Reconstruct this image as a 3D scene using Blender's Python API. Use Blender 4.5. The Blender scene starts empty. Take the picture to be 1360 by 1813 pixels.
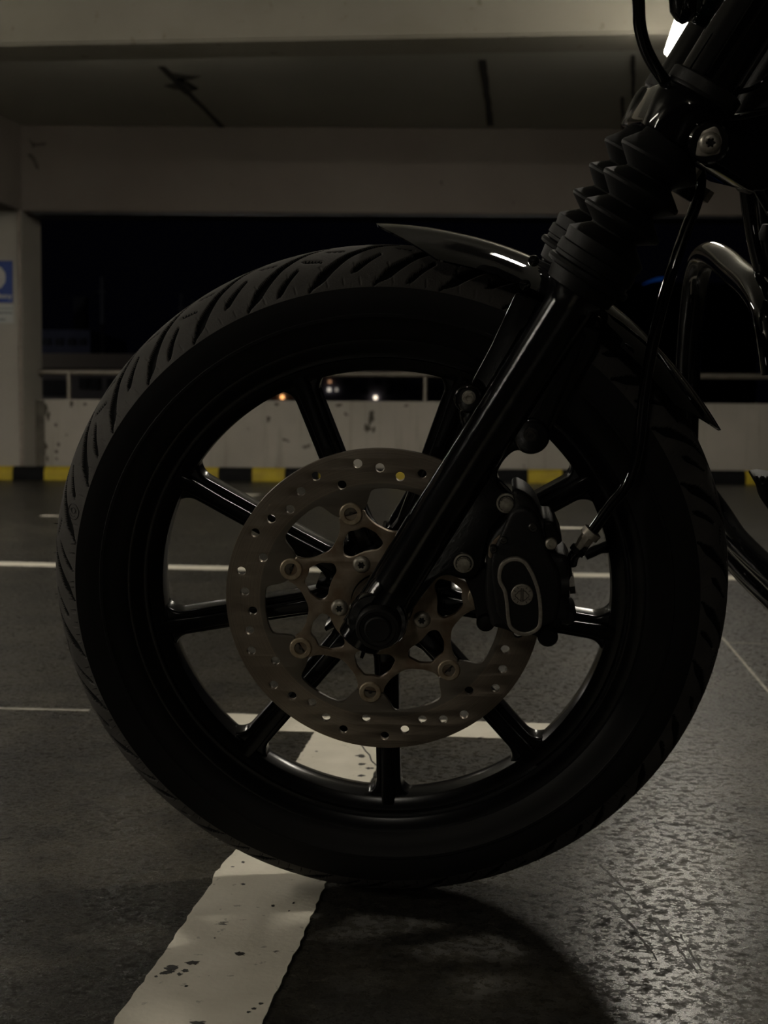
import bpy, bmesh, math, random
import numpy as np
from mathutils import Vector, Matrix
random.seed(7)
rng = np.random.default_rng(5)
PI = math.pi
scn = bpy.context.scene
COL = scn.collection

# ------------------------------------------------------------------ camera
cam_d = bpy.data.cameras.new('camera'); cam = bpy.data.objects.new('camera', cam_d); COL.objects.link(cam)
cam_d.sensor_fit = 'VERTICAL'; cam_d.sensor_height = 36.0; cam_d.lens = 36.0 * 2400 / 1813
CR = Matrix(((0.99998026, -0.00628314, 0.0), (0.00042185, 0.06713850, -0.99774358), (0.00626897, 0.99772388, 0.06713983)))
cam.matrix_world = Matrix.Translation((0, 0, 0.4869)) @ CR.to_4x4()
cam_d.dof.use_dof = True; cam_d.dof.focus_distance = 1.27; cam_d.dof.aperture_fstop = 11.0
cam_d.clip_end = 500
scn.camera = cam

# ------------------------------------------------------------------ night sky, exposure
w = bpy.data.worlds.new('night'); scn.world = w; w.use_nodes = True
w.node_tree.nodes['Background'].inputs['Color'].default_value = (0.00045, 0.00045, 0.0009, 1)
w.node_tree.nodes['Background'].inputs['Strength'].default_value = 1.0
scn.view_settings.view_transform = 'Standard'
try: scn.view_settings.look = 'None'
except Exception: pass
scn.view_settings.gamma = 1.0; scn.view_settings.use_curve_mapping = False
scn.view_settings.exposure = 0.0

# garage tubes: (x, y centre, z underside, length, emission, label)
LAMPS = [   # the last two lie across the lane
    (1.362, 6.12, 2.30, 1.50, 26.0, 'glowing ceiling tube lamp right of the fork near the deep beam'),
    (-2.20, 5.35, 1.95, 1.50, 34.0, 'added unseen tube lamp on the left brightening the deep beam'),  # unseen fill, hung low to brighten the beam's underside
    (-3.70, 2.00, 2.30, 1.50, 62.0, 'ceiling tube lamp above the lane far to the left of the wheel'),
    (-1.60, 7.75, 2.60, 0.70, 55.0, 'short ceiling tube lamp behind the deep beam on the left'),
    (1.70, 7.75, 2.60, 0.70, 40.0, 'short ceiling tube lamp behind the deep beam on the right'),
    (-0.95, -4.30, 2.30, 1.50, 64.0, 'added unseen tube lamp behind the camera for reflections on fork and disc'),  # unseen fill added for reflections on the fork and disc fronts
    (-6.30, 0.42, 2.30, 1.80, 110.0, 'crosswise ceiling tube lamp far left of the wheel, the nearer of two in line'),
    (-8.35, 0.42, 2.30, 1.80, 110.0, 'crosswise ceiling tube lamp far left of the wheel, the farther of two in line'),
]

PANEL = (0.82, 2.25, 2.35, 170.0)   # x, y, z underside, emission of the panel light above the wheel

# ------------------------------------------------------------------ materials
def mat(name, base, rough=0.5, metal=0.0, coat=0.0, spec=0.5, var=0.0, vscale=40.0, bump=0.0, bscale=200.0, emit=None, estr=0.0, var_col=None, rvar=0.0):
    m = bpy.data.materials.new(name); m.use_nodes = True
    nt = m.node_tree; b = nt.nodes['Principled BSDF']
    b.inputs['Base Color'].default_value = (*base, 1); b.inputs['Roughness'].default_value = rough
    b.inputs['Metallic'].default_value = metal; b.inputs['Specular IOR Level'].default_value = spec
    if coat: b.inputs['Coat Weight'].default_value = coat; b.inputs['Coat Roughness'].default_value = 0.015
    if emit: b.inputs['Emission Color'].default_value = (*emit, 1); b.inputs['Emission Strength'].default_value = estr
    tc = nt.nodes.new('ShaderNodeTexCoord')
    n = nt.nodes.new('ShaderNodeTexNoise'); n.inputs['Scale'].default_value = vscale; n.inputs['Detail'].default_value = 6
    nt.links.new(tc.outputs['Object'], n.inputs['Vector'])
    r = nt.nodes.new('ShaderNodeValToRGB')
    c2 = var_col or tuple(c * (1 - var) for c in base)
    r.color_ramp.elements[0].position = 0.35; r.color_ramp.elements[1].position = 0.65
    r.color_ramp.elements[0].color = (*base, 1); r.color_ramp.elements[1].color = (*c2, 1)
    nt.links.new(n.outputs['Fac'], r.inputs['Fac']); nt.links.new(r.outputs['Color'], b.inputs['Base Color'])
    if rvar:
        mr = nt.nodes.new('ShaderNodeMapRange'); mr.inputs['From Min'].default_value = 0.3; mr.inputs['From Max'].default_value = 0.7
        mr.inputs['To Min'].default_value = max(0.0, rough - rvar); mr.inputs['To Max'].default_value = rough + rvar
        nt.links.new(n.outputs['Fac'], mr.inputs['Value']); nt.links.new(mr.outputs['Result'], b.inputs['Roughness'])
    if bump:
        n2 = nt.nodes.new('ShaderNodeTexNoise'); n2.inputs['Scale'].default_value = bscale; n2.inputs['Detail'].default_value = 4
        nt.links.new(tc.outputs['Object'], n2.inputs['Vector'])
        bp = nt.nodes.new('ShaderNodeBump'); bp.inputs['Strength'].default_value = bump; bp.inputs['Distance'].default_value = 0.002
        nt.links.new(n2.outputs['Fac'], bp.inputs['Height']); nt.links.new(bp.outputs['Normal'], b.inputs['Normal'])
    return m

def mix_over(m, fac_builder, colour, rough=None):
    """lays a second colour over a material where fac_builder's socket is 1"""
    nt = m.node_tree; b = nt.nodes['Principled BSDF']
    src = b.inputs['Base Color'].links[0].from_socket
    mx = nt.nodes.new('ShaderNodeMix'); mx.data_type = 'RGBA'
    fac = fac_builder(nt)
    nt.links.new(fac, mx.inputs['Factor']); nt.links.new(src, mx.inputs['A']); mx.inputs['B'].default_value = (*colour, 1)
    nt.links.new(mx.outputs['Result'], b.inputs['Base Color'])

def spots(scale, lo, hi, stretch=(1, 1, 1), detail=5, seed=0.0, rough=0.55):
    def f(nt):
        tc = nt.nodes.new('ShaderNodeTexCoord'); mp = nt.nodes.new('ShaderNodeMapping')
        mp.inputs['Scale'].default_value = stretch; mp.inputs['Location'].default_value = (seed, seed * 1.3, seed * .7)
        nt.links.new(tc.outputs['Object'], mp.inputs['Vector'])
        n = nt.nodes.new('ShaderNodeTexNoise'); n.inputs['Scale'].default_value = scale; n.inputs['Detail'].default_value = detail
        n.inputs['Roughness'].default_value = rough
        nt.links.new(mp.outputs['Vector'], n.inputs['Vector'])
        mr = nt.nodes.new('ShaderNodeMapRange'); mr.inputs['From Min'].default_value = lo; mr.inputs['From Max'].default_value = hi
        nt.links.new(n.outputs['Fac'], mr.inputs['Value'])
        return mr.outputs['Result']
    return f

M = {}
M['gloss'] = mat('gloss_black_paint', (0.003, 0.003, 0.0035), 0.03, coat=0.3, spec=0.38)
M['bell'] = mat('gloss_black_yoke', (0.003, 0.003, 0.0035), 0.05, spec=0.16)
M['slider'] = mat('stone_chipped_gloss_black', (0.003, 0.003, 0.0035), 0.11, spec=0.5, bump=0.06, bscale=1500)
M['satin'] = mat('satin_black_wheel', (0.0040, 0.0040, 0.0045), 0.2, spec=0.22)
M['matte'] = mat('matte_black_cast', (0.009, 0.0086, 0.0082), 0.5, spec=0.25, bump=0.15, bscale=900)
M['boot'] = mat('black_boot_rubber', (0.0045, 0.0044, 0.0042), 0.55, spec=0.16, bump=0.1, bscale=500)
M['side'] = mat('tyre_sidewall_rubber', (0.0045, 0.0043, 0.0041), 0.6, spec=0.22)
M['tread'] = mat('dusty_tread_rubber', (0.062, 0.058, 0.054), 0.8, spec=0.25, var_col=(0.040, 0.037, 0.034), vscale=25, bump=0.2, bscale=700)
M['groove'] = mat('groove_rubber', (0.004, 0.004, 0.004), 0.9, spec=0.1)
M['bolt'] = mat('zinc_bolt', (0.46, 0.43, 0.37), 0.42, metal=0.7, var=0.45, vscale=180)
M['alu'] = mat('machined_aluminium', (0.42, 0.385, 0.33), 0.42, metal=0.7, var=0.25, vscale=300)
M['darkbolt'] = mat('dark_steel', (0.08, 0.075, 0.068), 0.4, metal=0.85, var=0.5, vscale=160)
M['recess'] = mat('dark_recess', (0.004, 0.004, 0.004), 0.8)  # shade in screw recesses put into the colour; also blackens the tyre emblem
M['carrier'] = mat('rusty_carrier_steel', (0.28, 0.235, 0.18), 0.52, metal=0.5, var_col=(0.17, 0.115, 0.072), vscale=55, bump=0.08, bscale=600)
M['button'] = mat('float_button_steel', (0.45, 0.38, 0.28), 0.42, metal=0.6, var_col=(0.28, 0.21, 0.14), vscale=120)

def rotor_material():
    m = mat('brushed_rotor_steel', (0.30, 0.255, 0.205), 0.42, metal=0.6, var_col=(0.22, 0.18, 0.14), vscale=22)
    nt = m.node_tree; b = nt.nodes['Principled BSDF']
    tc = nt.nodes.new('ShaderNodeTexCoord'); sp = nt.nodes.new('ShaderNodeSeparateXYZ'); nt.links.new(tc.outputs['Object'], sp.inputs['Vector'])
    cx = nt.nodes.new('ShaderNodeCombineXYZ'); nt.links.new(sp.outputs['X'], cx.inputs['X']); nt.links.new(sp.outputs['Z'], cx.inputs['Y'])
    ln = nt.nodes.new('ShaderNodeVectorMath'); ln.operation = 'LENGTH'; nt.links.new(cx.outputs['Vector'], ln.inputs[0])
    # concentric brush marks
    cr = nt.nodes.new('ShaderNodeCombineXYZ'); nt.links.new(ln.outputs['Value'], cr.inputs['X'])
    n = nt.nodes.new('ShaderNodeTexNoise'); n.inputs['Scale'].default_value = 900; n.inputs['Detail'].default_value = 3
    nt.links.new(cr.outputs['Vector'], n.inputs['Vector'])
    old = b.inputs['Base Color'].links[0].from_socket
    mx = nt.nodes.new('ShaderNodeMix'); mx.data_type = 'RGBA'; mx.blend_type = 'MULTIPLY'; mx.inputs['Factor'].default_value = 1.0
    rp = nt.nodes.new('ShaderNodeValToRGB'); rp.color_ramp.elements[0].position = .3; rp.color_ramp.elements[1].position = .7
    rp.color_ramp.elements[0].color = (0.72, 0.72, 0.72, 1); rp.color_ramp.elements[1].color = (1.1, 1.1, 1.1, 1)
    nt.links.new(n.outputs['Fac'], rp.inputs['Fac']); nt.links.new(old, mx.inputs['A']); nt.links.new(rp.outputs['Color'], mx.inputs['B'])
    # the unswept inner band is darker, dull steel
    gt = nt.nodes.new('ShaderNodeMapRange'); gt.inputs['From Min'].default_value = 0.1165; gt.inputs['From Max'].default_value = 0.1180
    nt.links.new(ln.outputs['Value'], gt.inputs['Value'])
    mx2 = nt.nodes.new('ShaderNodeMix'); mx2.data_type = 'RGBA'; mx2.inputs['A'].default_value = (0.17, 0.15, 0.125, 1)
    nt.links.new(gt.outputs['Result'], mx2.inputs['Factor']); nt.links.new(mx.outputs['Result'], mx2.inputs['B'])
    nt.links.new(mx2.outputs['Result'], b.inputs['Base Color'])
    bp = nt.nodes.new('ShaderNodeBump'); bp.inputs['Strength'].default_value = 0.15; bp.inputs['Distance'].default_value = 0.0004
    nt.links.new(n.outputs['Fac'], bp.inputs['Height']); nt.links.new(bp.outputs['Normal'], b.inputs['Normal'])
    b.inputs['Anisotropic'].default_value = 0.5
    return m
M['rotor'] = rotor_material()

M['wall'] = mat('painted_concrete', (0.42, 0.395, 0.35), 0.8, spec=0.2, var_col=(0.35, 0.33, 0.29), vscale=1.3, bump=0.35, bscale=60)
mix_over(M['wall'], spots(5.5, 0.70, 0.735, (1, 1, 1), 6, 3.1), (0.10, 0.088, 0.07))
mix_over(M['wall'], spots(18, 0.745, 0.77, (1, 1, 1), 4, 1.7), (0.13, 0.115, 0.09))
M['parapet'] = mat('parapet_paint', (0.47, 0.44, 0.39), 0.8, spec=0.2, var_col=(0.40, 0.375, 0.33), vscale=2.5, bump=0.35, bscale=60)
mix_over(M['parapet'], spots(7.0, 0.67, 0.70, (1, 1, 1), 6, 9.3), (0.085, 0.078, 0.06))
mix_over(M['parapet'], spots(6, 0.55, 0.8, (3, 1, .25), 4, 2.2), (0.30, 0.275, 0.23))
M['beam'] = mat('beam_concrete', (0.33, 0.31, 0.26), 0.85, spec=0.2, var_col=(0.28, 0.264, 0.22), vscale=1.1, bump=0.4, bscale=45)
mix_over(M['beam'], spots(13, 0.645, 0.68, (1, 1, 1), 6, 5.0, .6), (0.20, 0.18, 0.145))
mix_over(M['beam'], spots(1.6, 0.5, 0.75, (1, 1, 2), 5, 7.0, .6), (0.27, 0.25, 0.20))
M['farbeam'] = mat('far_beam_paint', (0.215, 0.19, 0.167), 0.85, spec=0.2, var_col=(0.19, 0.162, 0.142), vscale=1.2, bump=0.3, bscale=50)
mix_over(M['farbeam'], spots(6, 0.72, 0.75, (1, 1, 1), 6, 2.0), (0.09, 0.08, 0.065))
M['ceil'] = mat('ceiling_concrete', (0.40, 0.39, 0.345), 0.9, spec=0.2, var=0.12, vscale=0.8, bump=0.2, bscale=40)
M['seam'] = mat('joint_seal', (0.03, 0.028, 0.025), 0.8)
M['steel'] = mat('galvanised_rail', (0.30, 0.27, 0.23), 0.4, metal=0.5, var=0.2, vscale=20)
M['trim'] = mat('zinc_flashing', (0.10, 0.105, 0.12), 0.4, metal=0.6, var=0.2, vscale=8)
M['conduit'] = mat('painted_conduit', (0.36, 0.31, 0.265), 0.6, var=0.3, vscale=14)
M['yellow'] = mat('yellow_kerb_rubber', (0.55, 0.42, 0.015), 0.6, var_col=(0.42, 0.31, 0.02), vscale=9)
M['black'] = mat('black_kerb_rubber', (0.006, 0.006, 0.007), 0.7, spec=0.15, var=0.3, vscale=9)
M['blue'] = mat('sign_blue', (0.001, 0.035, 0.24), 0.5)
M['white'] = mat('sign_white', (0.47, 0.46, 0.44), 0.5)
M['plate'] = mat('sign_plate_grey', (0.44, 0.46, 0.44), 0.5)
M['print'] = mat('sign_print', (0.10, 0.11, 0.11), 0.6)
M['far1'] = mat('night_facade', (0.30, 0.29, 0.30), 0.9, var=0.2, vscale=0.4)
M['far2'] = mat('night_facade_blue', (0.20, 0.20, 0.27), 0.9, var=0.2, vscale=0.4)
M['fardark'] = mat('night_glass', (0.03, 0.03, 0.04), 0.4)
M['house'] = mat('lamp_housing', (0.45, 0.45, 0.43), 0.5)
M['lens'] = mat('dark_green_lens', (0.003, 0.010, 0.009), 0.05, coat=0.8)

def floor_material():
    m = mat('sealed_concrete_floor', (0.046, 0.0415, 0.0315), 0.42, spec=0.22, var_col=(0.030, 0.0272, 0.021), vscale=1.4, bump=0.12, bscale=260)
    nt = m.node_tree; b = nt.nodes['Principled BSDF']
    mix_over(m, spots(7, 0.44, 0.60, (1, 1, 1), 12, 4.2, .78), (0.012, 0.0112, 0.0095))
    mix_over(m, spots(2.2, 0.48, 0.66, (.6, 1.6, 1), 7, 8.8, .66), (0.016, 0.015, 0.0125))
    mix_over(m, spots(95, 0.58, 0.72, (1, 1, 1), 5, 2.9, .7), (0.07, 0.065, 0.053))
    mix_over(m, spots(130, 0.56, 0.66, (1, 1, 1), 4, 5.5, .7), (0.012, 0.0115, 0.0095))
    # worn sealer: the gloss breaks up into fine grains
    f = spots(85, 0.48, 0.62, (1, 1, 1), 10, 6.4, .78)(nt)
    mr = nt.nodes.new('ShaderNodeMapRange'); mr.inputs['To Min'].default_value = 0.27; mr.inputs['To Max'].default_value = 0.85
    nt.links.new(f, mr.inputs['Value']); nt.links.new(mr.outputs['Result'], b.inputs['Roughness'])
    # gloss rises from left of the white stripe to the right, with noise
    tc = nt.nodes.new('ShaderNodeTexCoord'); sx = nt.nodes.new('ShaderNodeSeparateXYZ'); nt.links.new(tc.outputs['Object'], sx.inputs['Vector'])
    n2 = nt.nodes.new('ShaderNodeTexNoise'); n2.inputs['Scale'].default_value = 5; n2.inputs['Detail'].default_value = 6; nt.links.new(tc.outputs['Object'], n2.inputs['Vector'])
    ad = nt.nodes.new('ShaderNodeMath'); ad.operation = 'MULTIPLY_ADD'; ad.inputs[1].default_value = 0.5; nt.links.new(n2.outputs['Fac'], ad.inputs[0]); nt.links.new(sx.outputs['X'], ad.inputs[2])
    ms = nt.nodes.new('ShaderNodeMapRange'); ms.inputs['From Min'].default_value = 0.05; ms.inputs['From Max'].default_value = 0.55
    ms.inputs['To Min'].default_value = 0.10; ms.inputs['To Max'].default_value = 0.46
    nt.links.new(ad.outputs[0], ms.inputs['Value']); nt.links.new(ms.outputs['Result'], b.inputs['Specular IOR Level'])
    return m
M['floor'] = floor_material()
M['paint'] = mat('road_paint', (0.62, 0.585, 0.50), 0.6, spec=0.3, var_col=(0.53, 0.50, 0.42), vscale=14, bump=0.25, bscale=160)
mix_over(M['paint'], spots(16, 0.685, 0.70, (1, 2.2, 1), 5, 1.2, .6), (0.06, 0.056, 0.048))
mix_over(M['paint'], spots(70, 0.67, 0.70, (1, 1, 1), 3, 7.7, .6), (0.34, 0.32, 0.27))

# ------------------------------------------------------------------ helpers
def link(name, me, m, parent=None, loc=(0, 0, 0), angle=35):
    if m is not None and not me.materials: me.materials.append(m)
    if len(me.polygons):
        me.polygons.foreach_set('use_smooth', [True] * len(me.polygons))
        me.set_sharp_from_angle(angle=math.radians(angle))
    o = bpy.data.objects.new(name, me); COL.objects.link(o); o.location = loc
    if parent is not None: o.parent = parent
    return o

def raw(name, verts, faces):
    me = bpy.data.meshes.new(name); me.from_pydata([tuple(v) for v in verts], [], faces); me.update()
    bm = bmesh.new(); bm.from_mesh(me); bmesh.ops.recalc_face_normals(bm, faces=bm.faces); bm.to_mesh(me); bm.free()
    return me

def join_meshes(name, meshes):
    bm = bmesh.new()
    for me in meshes: bm.from_mesh(me)
    out = bpy.data.meshes.new(name); bm.to_mesh(out); bm.free()
    for me in meshes: bpy.data.meshes.remove(me)
    return out

def lathe(name, prof, n=64, p0=(0, 0, 0), axis=(0, -1, 0), closed=False, mod=None, cap=True):
    """prof: list of (radius, distance along axis); mod(theta, i) scales ring i"""
    a = Vector(axis).normalized(); p0 = Vector(p0)
    h = Vector((0, 0, 1)) if abs(a.z) < 0.8 else Vector((1, 0, 0))
    x = a.cross(h).normalized(); y = a.cross(x).normalized()
    V, Fc = [], []
    for i, (r, t) in enumerate(prof):
        for k in range(n):
            th = 2 * PI * k / n; rr = r * (mod(th, i) if mod else 1)
            V.append(p0 + a * t + (x * math.cos(th) + y * math.sin(th)) * rr)
    m = len(prof)
    for i in range(m if closed else m - 1):
        j = (i + 1) % m
        for k in range(n):
            k2 = (k + 1) % n; Fc.append((i * n + k, i * n + k2, j * n + k2, j * n + k))
    if cap and not closed:
        if prof[0][0] > 1e-6: Fc.append(tuple(range(n)))
        if prof[-1][0] > 1e-6: Fc.append(tuple((m - 1) * n + k for k in range(n)))
    me = raw(name, V, Fc)
    bm = bmesh.new(); bm.from_mesh(me); bmesh.ops.remove_doubles(bm, verts=bm.verts, dist=1e-6); bmesh.ops.recalc_face_normals(bm, faces=bm.faces); bm.to_mesh(me); bm.free()
    return me

def smooth_path(pts, sub=8):
    P = [Vector(p) for p in pts]; out = []
    for i in range(len(P) - 1):
        p0, p1, p2, p3 = P[max(i - 1, 0)], P[i], P[i + 1], P[min(i + 2, len(P) - 1)]
        for s in range(sub):
            t = s / sub
            out.append(0.5 * ((2 * p1) + (-p0 + p2) * t + (2 * p0 - 5 * p1 + 4 * p2 - p3) * t * t + (-p0 + 3 * p1 - 3 * p2 + p3) * t ** 3))
    out.append(P[-1]); return out

def tube(name, pts, r, n=20, sub=8):
    P = smooth_path(pts, sub) if sub > 1 else [Vector(p) for p in pts]
    R = r if hasattr(r, '__len__') else [r] * len(P)
    if len(R) != len(P): R = [np.interp(i / (len(P) - 1), np.linspace(0, 1, len(R)), R) for i in range(len(P))]
    V, Fc = [], []; prev = None
    for i, p in enumerate(P):
        t = (P[min(i + 1, len(P) - 1)] - P[max(i - 1, 0)]).normalized()
        if prev is None:
            h = Vector((0, 0, 1)) if abs(t.z) < .9 else Vector((1, 0, 0)); x = t.cross(h).normalized()
        else: x = (prev - t * prev.dot(t)).normalized()
        prev = x; y = t.cross(x)
        for k in range(n):
            th = 2 * PI * k / n; V.append(p + (x * math.cos(th) + y * math.sin(th)) * R[i])
    for i in range(len(P) - 1):
        for k in range(n):
            k2 = (k + 1) % n; Fc.append((i * n + k, i * n + k2, (i + 1) * n + k2, (i + 1) * n + k))
    Fc.append(tuple(range(n))); Fc.append(tuple((len(P) - 1) * n + k for k in range(n)))
    return raw(name, V, Fc)

def plate(name, loops, d0, d1, bevel=0.0012, bres=2):
    """flat shape with holes in the wheel's plane (u, v), between offsets d0 and d1 towards the viewer's side"""
    cu = bpy.data.curves.new('tmp', 'CURVE'); cu.dimensions = '2D'; cu.fill_mode = 'BOTH'
    cu.extrude = max((d1 - d0) / 2 - bevel, 1e-5); cu.bevel_depth = bevel; cu.bevel_resolution = bres
    if bevel > 0: cu.offset = -bevel
    for L in loops:
        sp = cu.splines.new('POLY'); sp.points.add(len(L) - 1)
        for p, q in zip(sp.points, L): p.co = (q[0], q[1], 0, 1)
        sp.use_cyclic_u = True
    ob = bpy.data.objects.new('tmp', cu); COL.objects.link(ob)
    dg = bpy.context.evaluated_depsgraph_get(); dg.update()
    me = bpy.data.meshes.new_from_object(ob.evaluated_get(dg)); me.name = name; me.materials.clear()
    bpy.data.objects.remove(ob); bpy.data.curves.remove(cu)
    dm = (d0 + d1) / 2
    n = len(me.vertices); co = np.empty(n * 3, np.float32); me.vertices.foreach_get('co', co); co = co.reshape(-1, 3)
    co = np.stack([co[:, 0], -co[:, 2] - dm, co[:, 1]], 1); me.vertices.foreach_set('co', co.ravel())
    me.update()
    bm = bmesh.new(); bm.from_mesh(me); bmesh.ops.remove_doubles(bm, verts=bm.verts, dist=2e-6); bmesh.ops.recalc_face_normals(bm, faces=bm.faces); bm.to_mesh(me); bm.free()
    return me

def rounded(pts, r, seg=5):
    """closed outline with every corner rounded; a corner is (x, y) or (x, y, radius)"""
    out = []; n = len(pts)
    for i in range(n):
        p = Vector(pts[i][:2]); a = Vector(pts[i - 1][:2]); b = Vector(pts[(i + 1) % n][:2])
        rr = pts[i][2] if len(pts[i]) > 2 else r
        d1, d2 = (a - p), (b - p); l1, l2 = d1.length, d2.length
        t = min(rr, l1 * .48, l2 * .48); s, e = p + d1.normalized() * t, p + d2.normalized() * t
        for k in range(seg + 1):
            q = k / seg; out.append(tuple(s * (1 - q) ** 2 + p * 2 * q * (1 - q) + e * q * q))
    return out

def spline_loop(pts, sub=5):
    P = [Vector((*p[:2], 0)) for p in pts]; n = len(P); out = []
    for i in range(n):
        p0, p1, p2, p3 = P[i - 1], P[i], P[(i + 1) % n], P[(i + 2) % n]
        for s in range(sub):
            t = s / sub
            q = 0.5 * ((2 * p1) + (-p0 + p2) * t + (2 * p0 - 5 * p1 + 4 * p2 - p3) * t * t + (-p0 + 3 * p1 - 3 * p2 + p3) * t ** 3)
            out.append((q.x, q.y))
    return out

def pol(r, deg): return (r * math.cos(math.radians(deg)), r * math.sin(math.radians(deg)))
def ring(r, n=96, c=(0, 0)): return [(c[0] + r * math.cos(2 * PI * k / n), c[1] + r * math.sin(2 * PI * k / n)) for k in range(n)]

def box_mesh(name, x0, x1, y0, y1, z0, z1, bevel=0.0):
    bm = bmesh.new(); bmesh.ops.create_cube(bm, size=1)
    for v in bm.verts: v.co = ((x0 + x1) / 2 + v.co.x * (x1 - x0), (y0 + y1) / 2 + v.co.y * (y1 - y0), (z0 + z1) / 2 + v.co.z * (z1 - z0))
    if bevel: bmesh.ops.bevel(bm, geom=bm.edges[:], offset=bevel, segments=2, affect='EDGES')
    me = bpy.data.meshes.new(name); bm.to_mesh(me); bm.free(); return me

def prism(name, poly, z0, z1):
    n = len(poly); V = [(p[0], p[1], z0) for p in poly] + [(p[0], p[1], z1) for p in poly]
    F = [tuple(range(n)), tuple(range(n, 2 * n))] + [(i, (i + 1) % n, n + (i + 1) % n, n + i) for i in range(n)]
    return raw(name, V, F)

def empty(name, loc=(0, 0, 0)):
    o = bpy.data.objects.new(name, None); COL.objects.link(o); o.location = loc; o.empty_display_size = .1; return o
def tag(o, label=None, cat=None, group=None, kind=None):
    if label: o['label'] = label
    if cat: o['category'] = cat
    if group: o['group'] = group
    if kind: o['kind'] = kind
    return o
def struct(o, label=None, cat=None): return tag(o, label, cat, kind='structure')

# ------------------------------------------------------------------ the garage shell
YAW = 0.1155                                    # the bays lie at a slight angle to the lens axis
def bay(s, t):                                   # s along a row of bays, t into the depth
    return (s * math.cos(YAW) + t * math.sin(YAW), -s * math.sin(YAW) + t * math.cos(YAW))

fl = link('floor', box_mesh('floor', -9, 9, -7, 11.6, -0.2, 0.0), M['floor']); struct(fl, 'dark mottled sealed concrete garage floor', 'floor')

def rough_strip(a, b, width, jit, step=0.03, seed=1):
    """a painted stripe on the floor with ragged edges"""
    r = random.Random(seed); a, b = Vector(a), Vector(b); d = (b - a); L = d.length; d.normalize(); nrm = Vector((-d.y, d.x))
    k = max(2, int(L / step)); E0, E1 = [], []
    w0 = w1 = 0
    for i in range(k + 1):
        w0 = .6 * w0 + r.uniform(-jit, jit); w1 = .6 * w1 + r.uniform(-jit, jit)
        p = a + d * (L * i / k)
        E0.append(p - nrm * (width / 2 + w0)); E1.append(p + nrm * (width / 2 + w1))
    return [tuple(p) for p in E0 + E1[::-1]]

def strip_mesh(name, poly, z0, z1):
    n = len(poly) // 2; V = [(p[0], p[1], z1) for p in poly] + [(p[0], p[1], z0) for p in poly]; N = 2 * n; F = []
    for i in range(n - 1):
        F.append((i, i + 1, N - 2 - i, N - 1 - i)); F.append((N + i, N + N - 1 - i, N + N - 2 - i, N + i + 1))
    for i in range(N): j = (i + 1) % N; F.append((i, j, N + j, N + i))
    return raw(name, V, F)

stripes = [   # start, end (on the floor), width, ragged edge, label
    ((-0.2390, 0.30), (-0.0380, 2.14), 0.120, 0.0020, 'wide worn white stripe running under the front tyre'),
    ((-0.33, 2.171), (0.40, 2.086), 0.113, 0.0010, 'white stripe crossing behind the wheel'),
    ((-2.60, 4.672), (1.95, 4.140), 0.115, 0.0030, 'white cross stripe in the middle of the lane'),
    ((0.42, 6.262), (0.92, 6.204), 0.10, 0.0020, 'short white dash far behind the caliper'),
    ((-1.72, 6.79), (-1.55, 6.77), 0.06, 0.0020, 'tiny white dash left of the tyre'),
    ((-0.985, 8.10), (-0.86, 8.9), 0.12, 0.0020, 'faint white stripe near the far kerb'),
]
for i, (a, b, wd, jt, lab) in enumerate(stripes):
    o = link('parking_stripe', strip_mesh('parking_stripe', rough_strip(a, b, wd, jt, .012 if i < 1 else .03, i + 3), 0.0004, 0.0016), M['paint'], fl)
    o['label'] = lab
M['joint'] = mat('pale_joint_filler', (0.33, 0.31, 0.26), 0.7, var=0.4, vscale=30)
for a, b, wd in ([(-0.7016, 2.2547), (-0.4908, 2.2386)]+[0.014], [(0.7705, 3.0543), (0.6905, 2.35)]+[0.006], [(0.7591, 2.9832), (0.8741, 2.9647)]+[0.004]):
    link('floor_joint', strip_mesh('floor_joint', rough_strip(a, b, wd, .0004, .05, 11), 0.0004, 0.001), M['joint'], fl)
M['chip'] = mat('chipped_through_floor', (0.018, 0.017, 0.0145), 0.6, var=.3, vscale=60)
CH = [(-0.1684, 1.1837), (-0.1853, 1.1721), (-0.191, 1.1609), (-0.1729, 1.1661), (-0.1767, 1.1587), (-0.1962, 1.1535), (-0.1864, 1.1634), (-0.1282, 1.2049), (-0.1454, 1.3903), (-0.1084, 1.3279), (-0.0916, 1.3141), (-0.0305, 1.9379), (-0.0298, 1.8924), (-0.0175, 1.8677), (-0.0287, 1.8281), (-0.1048, 1.0898), (-0.1088, 1.0834), (-0.1468, 1.0629), (-0.1528, 1.4612), (-0.1623, 1.4458), (-0.0886, 1.3362), (-0.1, 1.0997), (-0.0974, 1.9631), (-0.1672, 1.1338), (-0.1565, 1.2423)]
CS = ((14,4),(16,6),(8,4),(7,3),(6,3),(4,2),(9,4),(11,4),(5,2),(5,2),(2,1),(10,3),(8,2),(9,2),(7,2),(6,2),(4,2),(16,4),(4,2),(3,1),(3,2),(5,2),(3,1),(3,2),(3,1))
for i, ((cx_, cy_), (ra, rb)) in enumerate(zip(CH, CS)):
    rr_ = random.Random(40 + i); n_ = 16; k_ = cy_ / 2400; pr = cy_ / .487
    pts = [(cx_ + ra * k_ * math.cos(2 * PI * q / n_) * rr_.uniform(.4, 1.2), cy_ + rb * k_ * pr * math.sin(2 * PI * q / n_) * rr_.uniform(.4, 1.2)) for q in range(n_)]
    link('paint_chip', prism('paint_chip', pts, .0012, .0019), M['chip'], fl)
link('paint_crack', tube('paint_crack', [(p_[0], p_[1], .0016) for p_ in [(-0.0317, 2.0066), (-0.0244, 1.965), (-0.0183, 1.9415), (-0.0155, 1.9088), (-0.0073, 1.8835), (-0.0033, 1.868)]], .0011, 5, 2), M['chip'], fl)
M['rut'] = mat('tyre_rut_dark', (0.030, 0.028, 0.025), 0.55, var=0.3, vscale=60)
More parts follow.
